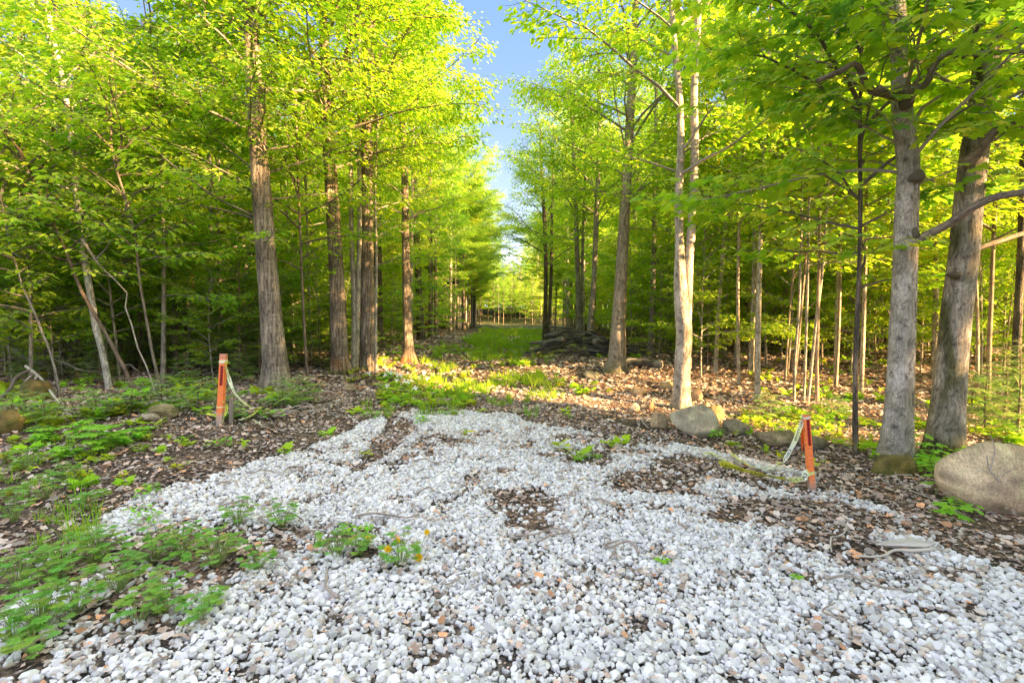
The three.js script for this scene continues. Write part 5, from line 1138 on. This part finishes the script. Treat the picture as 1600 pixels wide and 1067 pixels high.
{
  const d = stakeR.d, t = thing('caution_tape', 'caution tape paled by painted sky glare, stretched from the right stake top down to the stones', 'tape', stakeR.base);
  const own = (g) => { g.translate(-t.position.x, -t.position.y, -t.position.z); return g; };
  part('tape', own(ribbon([[1257, 650, 0.02, 0.2, 0.9], [1252, 664, 0, 0.9, 0.9], [1248, 674, 0, 1.3, 0.5], [1243, 688, 0, 1.0, 0.6], [1236, 702, 0, 0.7, 1], [1228, 716, 0, 0.9, 1], [1221, 725, 0.05, 1.3, 0.3], [1217, 729, null, 1.5, 0.4]], d, 0.042)), tapeMat, t);
  part('knot', own(ribbon([[1258, 649, 0.02, 0.2, 0.6], [1254, 651, 0, 0.9, 0.9], [1251, 650, 0, 1.4, 0.9]], d, 0.03)), tapeMat, t);
  part('tape_end', own(ribbon([[1265, 738, -0.03, 0.2, 0.3], [1260, 740, -0.02, 0.9, 1], [1256, 748, -0.02, 0.6, 1], [1250, 754, null, 1.2, 0.4]], d, 0.065)), tapeMat, t);
}
{
  const p = onGround(1170, 745), t = thing('caution_tape', 'bright yellow caution tape lying twisted on the stones left of the right stake', 'tape', p);
  const own = (g) => { g.translate(-t.position.x, -t.position.y, -t.position.z); return g; };
  part('tape', own(ribbon([[1124, 732, null, 0.5], [1146, 738, null, 0.6], [1166, 744, null, 0.8], [1184, 749, null, 0.6, 0.1], [1200, 752, null, 0.9], [1222, 756, null, 0.7], [1240, 759, null, 1.5, 0.5], [1250, 754, null, 1.2, 0.8]], stakeR.d, 0.1, { crumple: 0.7 })), tapeMat, t);
  part('tape_end', own(ribbon([[1100, 716, null, 1.2], [1112, 716, null, 1.4, 0.3], [1126, 722, null, 1.1, 0.5], [1136, 730, null, 1.4], [1150, 736, null, 1.3]], stakeR.d, 0.07, { crumple: 0.9 })), tapeMat, t);
  part('tape_end', own(ribbon([[1144, 714, null, 1.2, 0.4], [1152, 724, null, 1.2, 0.4], [1164, 731, null, 1.4, 0.2], [1178, 738, null, 1.2, 0.9], [1196, 740, null, 1.4, 1], [1216, 737, null, 1.2, 1]], stakeR.d, 0.075, { crumple: 0.6 })), tapeMat, t);
}
const flagMat = new THREE.MeshPhysicalMaterial({ color: rgb(0.95, 0.16, 0.02), roughness: 0.45, transmission: 0.4, thickness: 0, side: THREE.DoubleSide, name: 'orange flagging' });
{
  const g = ribbon([[1257, 656, 0.06, 1.5], [1255.5, 672, 0.07, 1.45], [1254.5, 690, 0.07, 1.6], [1254, 704, 0.08, 1.5]], stakeR.d, 0.032);
  g.deleteAttribute('color');
  solo('flagging_ribbon', g, flagMat, 'orange flagging ribbon hanging behind the right stake', 'ribbon');
  const h = ribbon([[298, 430, 0, 1.4], [301, 445, 0, 1.5], [302, 458, 0.02, 1.3], [303, 472, 0.03, 1.5]], 11, 0.045);
  h.deleteAttribute('color');
  solo('flagging_ribbon', h, flagMat, 'orange flagging ribbon hanging in the left woods above the left stake', 'ribbon');
}

// ---------------------------------------------------------------- dead wood
const DEAD = [0.34, 0.3, 0.27];
function stickGeo(pts, r0, r1, tone, sides = 7) {
  const g = new Geo(), c = curve(pts, Math.max(6, pts.length * 4)), n = c.length - 1;
  tube(g, c, c.map((_, k) => lerp(r0, r1, k / n)), sides, (a, s) => tone.map((v) => v * (0.7 + 0.6 * vnoise(s * 8 + tone[0] * 90, a))), (a, s) => 1 + 0.3 * (vnoise(s * 9 + 2, Math.cos(a) + 4, Math.sin(a) + 4) - 0.5));
  return smoothed(g);
}
function limbOn(name, label, category, list, w0, w1, tone, forks = [], lift = 0.03) {   // [px, py, height above the ground] in the photograph
  const P = (l) => l.map(([x, y, h]) => { const p = onGround(x, y); if (h > 0.01) { const d = -onGround(x, y + h)?.z; const q = at(x, y, d); return q; } p.y += lift; return p; });
  const main = P(list), o = main[0].clone(), t = thing(name, label, category, o), k = -main[0].z / FOCAL / 2;
  part('branch', stickGeo(relative(main, o), w0 * k, w1 * k, tone), M.limb, t);
  for (const f of forks) part('twig', stickGeo(relative(P(f.l), o), f.w * k, f.w * k * 0.4, tone, 5), M.limb, t);
  return t;
}
limbOn('dead_branch', 'long pale dead branch with an upturned end lying on the stones at right', 'branch', [[1340, 880, 0], [1366, 881, 0], [1384, 878, 0], [1392, 873, 0], [1402, 870, 0], [1424, 871, 0], [1450, 870, 0], [1466, 868, 0], [1476, 862, 4], [1483, 859, 7]], 3, 7, [0.52, 0.46, 0.4], [{ l: [[1462, 869, 0], [1470, 866, 2], [1474, 860, 5]], w: 4 }], 0.045);
{
  const g = stoneGeometry(91, 3, 14, 0.6), p = g.attributes.position, c = [], a = onGround(1374, 862), b = onGround(1470, 866), len = a.distanceTo(b) / 2;
  for (let i = 0; i < p.count; i++) { const x = p.getX(i), k = 0.75 + 0.5 * vnoise(p.getZ(i) * 9 + 5, p.getX(i) * 2.5 + 3, p.getY(i) * 7 + 4); p.setXYZ(i, x * len * 1.12, p.getY(i) * 0.03 * (1 - 0.4 * x * x) + 0.02, p.getZ(i) * 0.055 * (1 - 0.5 * x * x)); c.push(0.5 * k, 0.45 * k, 0.41 * k); }
  g.setAttribute('color', new THREE.Float32BufferAttribute(c, 3)); g.computeVertexNormals();
  const m = solo('driftwood', g, M.limb, 'flat grey weathered wood slab behind the long pale branch on the stones', 'wood');
  m.position.lerpVectors(a, b, 0.5); m.position.y += 0.035; m.rotation.y = Math.atan2(-(b.z - a.z), b.x - a.x);
}
limbOn('dead_branch', 'thin curved pale twig standing up from the litter on the right stones', 'branch', [[1300, 872, 0], [1298, 860, 0], [1300, 848, 0], [1314, 838, 2], [1322, 828, 5], [1324, 818, 8]], 2.4, 3.2, [0.46, 0.4, 0.36], [], 0.04);
limbOn('fallen_limb', 'dark fallen limb slanting down from the left picture edge', 'branch', [[-40, 500, 60], [0, 536, 40], [22, 546, 35], [48, 562, 24], [70, 570, 16]], 9, 5, [0.26, 0.23, 0.21], [{ l: [[18, 545, 36], [24, 532, 44], [25, 516, 50]], w: 3 }], 0.05);
limbOn('fallen_limb', 'forked pale limb propped at the end of the dark limb at left', 'branch', [[40, 572, 34], [50, 580, 28], [58, 586, 22], [72, 603, 16], [84, 620, 8], [92, 630, 1]], 5, 2, [0.5, 0.45, 0.4], [{ l: [[58, 586, 22], [50, 597, 14], [36, 608, 6], [33, 604, 4]], w: 4 }, { l: [[56, 584, 22], [44, 590, 18], [34, 600, 8]], w: 3 }], 0.03);
limbOn('fallen_limb', 'dark bent limb curving up from the left edge of the picture', 'branch', [[-20, 634, 2], [0, 622, 6], [16, 606, 16], [22, 592, 24], [32, 584, 30], [46, 578, 34]], 7, 4, [0.16, 0.13, 0.11], [], 0.04);
limbOn('fallen_limb', 'long thin grey limb arching over the litter behind the mottled sapling', 'branch', [[62, 566, 22], [76, 558, 26], [90, 557, 26], [98, 562, 22], [102, 572, 12]], 3.4, 2.6, [0.42, 0.37, 0.33], [], 0.03);
limbOn('fallen_limb', 'thin pale limb crossing low behind the leaning brown sapling', 'branch', [[84, 562, 24], [108, 570, 18], [124, 578, 12], [140, 580, 10], [156, 581, 8]], 3, 3, [0.46, 0.42, 0.36], [{ l: [[102, 575, 12], [116, 569, 16], [130, 565, 18]], w: 3 }, { l: [[130, 566, 16], [142, 573, 12], [160, 574, 10]], w: 3 }, { l: [[156, 580, 8], [162, 592, 4], [167, 603, 0]], w: 2 }], 0.03);
limbOn('fallen_limb', 'crooked white twig on the bank between the leaner and the grey sapling', 'branch', [[186, 572, 16], [202, 570, 16], [210, 576, 12], [218, 581, 6]], 2.6, 2, [0.55, 0.5, 0.44], [], 0.03);
limbOn('dead_branch', 'pale stick leaning on the orange tan stone', 'branch', [[1110, 629, 14], [1122, 640, 10], [1134, 650, 4], [1144, 660, 0]], 3.6, 2.2, [0.5, 0.42, 0.32], [], 0.03);
limbOn('dead_branch', 'thin brown stick on the litter left of the rounded tan stone', 'branch', [[1001, 654, 0], [1006, 664, 0], [1014, 672, 0]], 3, 2, [0.3, 0.25, 0.21], [], 0.03);
{
  // bare twigs in front of the pale boulder
  const t = thing('bare_shrub', 'leafless grey twigs arching in front of the pale boulder', 'shrub', onGround(1588, 806)), d = -t.position.z, tone = [0.4, 0.34, 0.28];
  const tw = (l, w) => part('twig', stickGeo(relative(l.map(([x, y, dd]) => at(x, y, d + (dd ?? 0))), t.position), w * d / FOCAL / 2, 0.4 * w * d / FOCAL / 2, tone, 6), M.limb, t);
  tw([[1588, 806], [1578, 786], [1573, 770], [1560, 750], [1548, 736], [1544, 720], [1543, 712]], 4);
  tw([[1548, 738], [1552, 720], [1555, 704], [1553, 690], [1548, 680]], 2.6);
  tw([[1546, 740], [1538, 735], [1528, 736]], 1.8);
  tw([[1560, 750], [1572, 738], [1590, 730]], 1.8);
  tw([[1588, 806], [1566, 792, 0.05], [1540, 786, 0.1], [1520, 788, 0.1], [1500, 796, 0.1]], 2.6);
  tw([[1575, 795], [1545, 780, 0.1], [1512, 764, 0.15], [1490, 768, 0.2], [1474, 772, 0.2]], 2.4);
}
limbOn('dead_branch', 'long thin bare branch lying on the litter below the leaning maple', 'branch', [[1510, 812, 0], [1480, 790, 4], [1450, 776, 4], [1424, 766, 4], [1404, 748, 10], [1400, 738, 12]], 2.4, 1.6, [0.4, 0.35, 0.3], [{ l: [[1446, 776, 4], [1436, 760, 10], [1426, 744, 14]], w: 2 }, { l: [[1426, 742, 14], [1402, 742, 12], [1372, 748, 6], [1350, 752, 2]], w: 2.4 }], 0.03);
{
  // heap of pale twigs right of the left stake
  const r = rngOf(61), o = onGround(470, 640), t = thing('twig_pile', 'heap of pale dry twigs on the bank right of the left stake', 'twigs', o);
  for (let k = 0; k < 46; k++) {
    const p = onGround(425 + 120 * r(), 622 + 34 * r()), a = r() * 6.28, l = 0.12 + 0.42 * r(), h = 0.02 + 0.1 * r(), b = (r() - 0.5) * 0.3, c = 0.75 + 0.5 * r();
    const pts = [V(-Math.cos(a) * l / 2, h, -Math.sin(a) * l / 2), V(-Math.sin(a) * b * l, h + 0.05 * r(), Math.cos(a) * b * l), V(Math.cos(a) * l / 2, 0.02 + 0.1 * r(), Math.sin(a) * l / 2)].map((q) => q.add(p).sub(o));
    part('twig', stickGeo(pts, 0.004 + 0.007 * r(), 0.003, [0.46 * c, 0.39 * c, 0.33 * c], 5), M.limb, t);
  }
}
{
  // brush pile by the trail: grey logs and limbs heaped on one another
  const r = rngOf(67), o = onGround(912, 556), t = thing('brush_pile', 'heap of dark grey dead limbs beside the trail left of the stout trunk', 'brush pile', o), k = -o.z / FOCAL;
  const heap = (x) => 1.3 * Math.exp(-(((x + 0.35) / 1.1) ** 2)) + 0.25 * Math.exp(-(((x - 1.2) / 0.8) ** 2));
  for (let i = 0; i < 135; i++) {
    const x = -1.7 + 3.5 * r(), z = (r() - 0.5) * 1.6, top = Math.max(0.05, heap(x) * (1 - 0.5 * Math.abs(z))), y = top * Math.pow(r(), 0.6), a = (r() - 0.5) * 1.5 + (r() < 0.5 ? 3.14 : 0), l = 0.5 + 1.5 * r() * r(), e = (r() - 0.5) * 0.5 - 0.25 * Math.sign(Math.cos(a)) * Math.sign(x + 0.35) * r(), w = r() < 0.18 ? 0.05 + 0.05 * r() : 0.012 + 0.03 * r(), c = 0.4 + 1.1 * r() * r();
    const dir = V(Math.cos(a) * Math.cos(e), Math.sin(e), Math.sin(a) * Math.cos(e)), m = V(x, y + 0.04, z), bend = V((r() - 0.5) * 0.15, (r() - 0.4) * 0.15, (r() - 0.5) * 0.15);
    const pts = [m.clone().addScaledVector(dir, -l / 2), m.clone().add(bend), m.clone().addScaledVector(dir, l / 2)];
    for (const p of pts) p.y = Math.max(p.y, w + (groundY(p.x + o.x, p.z + o.z) - o.y));
    part('limb', stickGeo(pts, w, w * 0.55, [0.16 * c, 0.145 * c, 0.13 * c], 7), M.limb, t);
  }
  limbOn('fallen_limb', 'long bent limb with sunlit bark lying in front of the brush pile', 'branch', [[860, 560, 0], [874, 555, 2], [888, 549, 4], [900, 549, 4], [910, 546, 6]], 5, 4, [0.5, 0.38, 0.28], [], 0.06);
  limbOn('fallen_limb', 'dark limb end poking out of the left side of the brush pile', 'branch', [[845, 545, 1], [852, 540, 5], [860, 534, 10]], 4, 3, [0.2, 0.18, 0.16], [], 0.05);
  limbOn('fallen_limb', 'dark limb resting against the foot of the stout trunk', 'branch', [[930, 576, 0], [940, 572, 2], [953, 566, 6]], 5, 4, [0.22, 0.19, 0.16], [], 0.05);
  void k;
}
{
  const a = onGround(974, 572), b = onGround(1036, 575), t = thing('fallen_log', 'fallen log with pale bark lying right of the stout trunk', 'log', a), g = new Geo();
  b.y += 0.1; a.y += 0.1;
  const pts = [V(0, 0.12, 0), V(0, 0, 0).lerpVectors(V(0, 0.12, 0), b.clone().sub(t.position), 0.5), b.clone().sub(t.position)];
  const c = curve(pts, 12);
  tube(g, c, c.map((_, k) => 0.085 + 0.035 * k / 12), 14, (q, s) => [0.44, 0.4, 0.35].map((v) => v * (vnoise(s * 6, 1) > 0.62 ? 0.4 : 0.85 + 0.3 * vnoise(s * 12, q * 2))), (q, s) => 1 + 0.12 * (vnoise(s * 5, Math.cos(q) + 3, Math.sin(q) + 3) - 0.5));
  part('trunk', smoothed(g), M.plain, t);
  part('limb', stickGeo([V(0.1, 0.2, 0.05), V(0.6, 0.2, 0.12), V(1.1, 0.1, 0.2)], 0.03, 0.015, DEAD), M.limb, t);
}
// scattered sticks on the stones and litter, each its own
{
  const r = rngOf(71), spots = [];
  for (let k = 0; k < 46; k++) spots.push([60 + 1500 * r(), 690 + 350 * r() * r()]);
  const forms = [0, 1, 2].map((k) => stickGeo([V(-0.5, 0, 0), V(-0.15, 0.03, 0.04 * (k - 1)), V(0.2, 0, -0.05 * k), V(0.5, 0.02, 0.03)], 0.011, 0.006, [0.3, 0.24, 0.2], 5));
  const root = thing('twigs', 'thin brown twigs scattered over the stones and litter', 'twigs');
  root.userData.kind = 'stuff';
  forms.forEach((f, i) => scatter('loose_twigs', f, M.limb, spots.filter((_, k) => k % 3 === i).map(([x, y]) => { const p = onGround(x, y); p.y += 0.04; return { p, e: new THREE.Euler((r() - 0.5) * 0.1, r() * 6.28, (r() - 0.5) * 0.12), s: V(0.12 + 0.3 * r(), 0.5 + 0.5 * r(), 0.5 + 0.5 * r()) }; }), root));
}

// ---------------------------------------------------------------- draw
const renderer = new THREE.WebGLRenderer({ antialias: true });
renderer.setSize(1024, 682);
renderer.toneMapping = THREE.LinearToneMapping;
renderer.toneMappingExposure = EXPOSURE;
renderer.shadowMap.enabled = true;
renderer.shadowMap.type = THREE.PCFSoftShadowMap;
renderer.render(scene, camera);
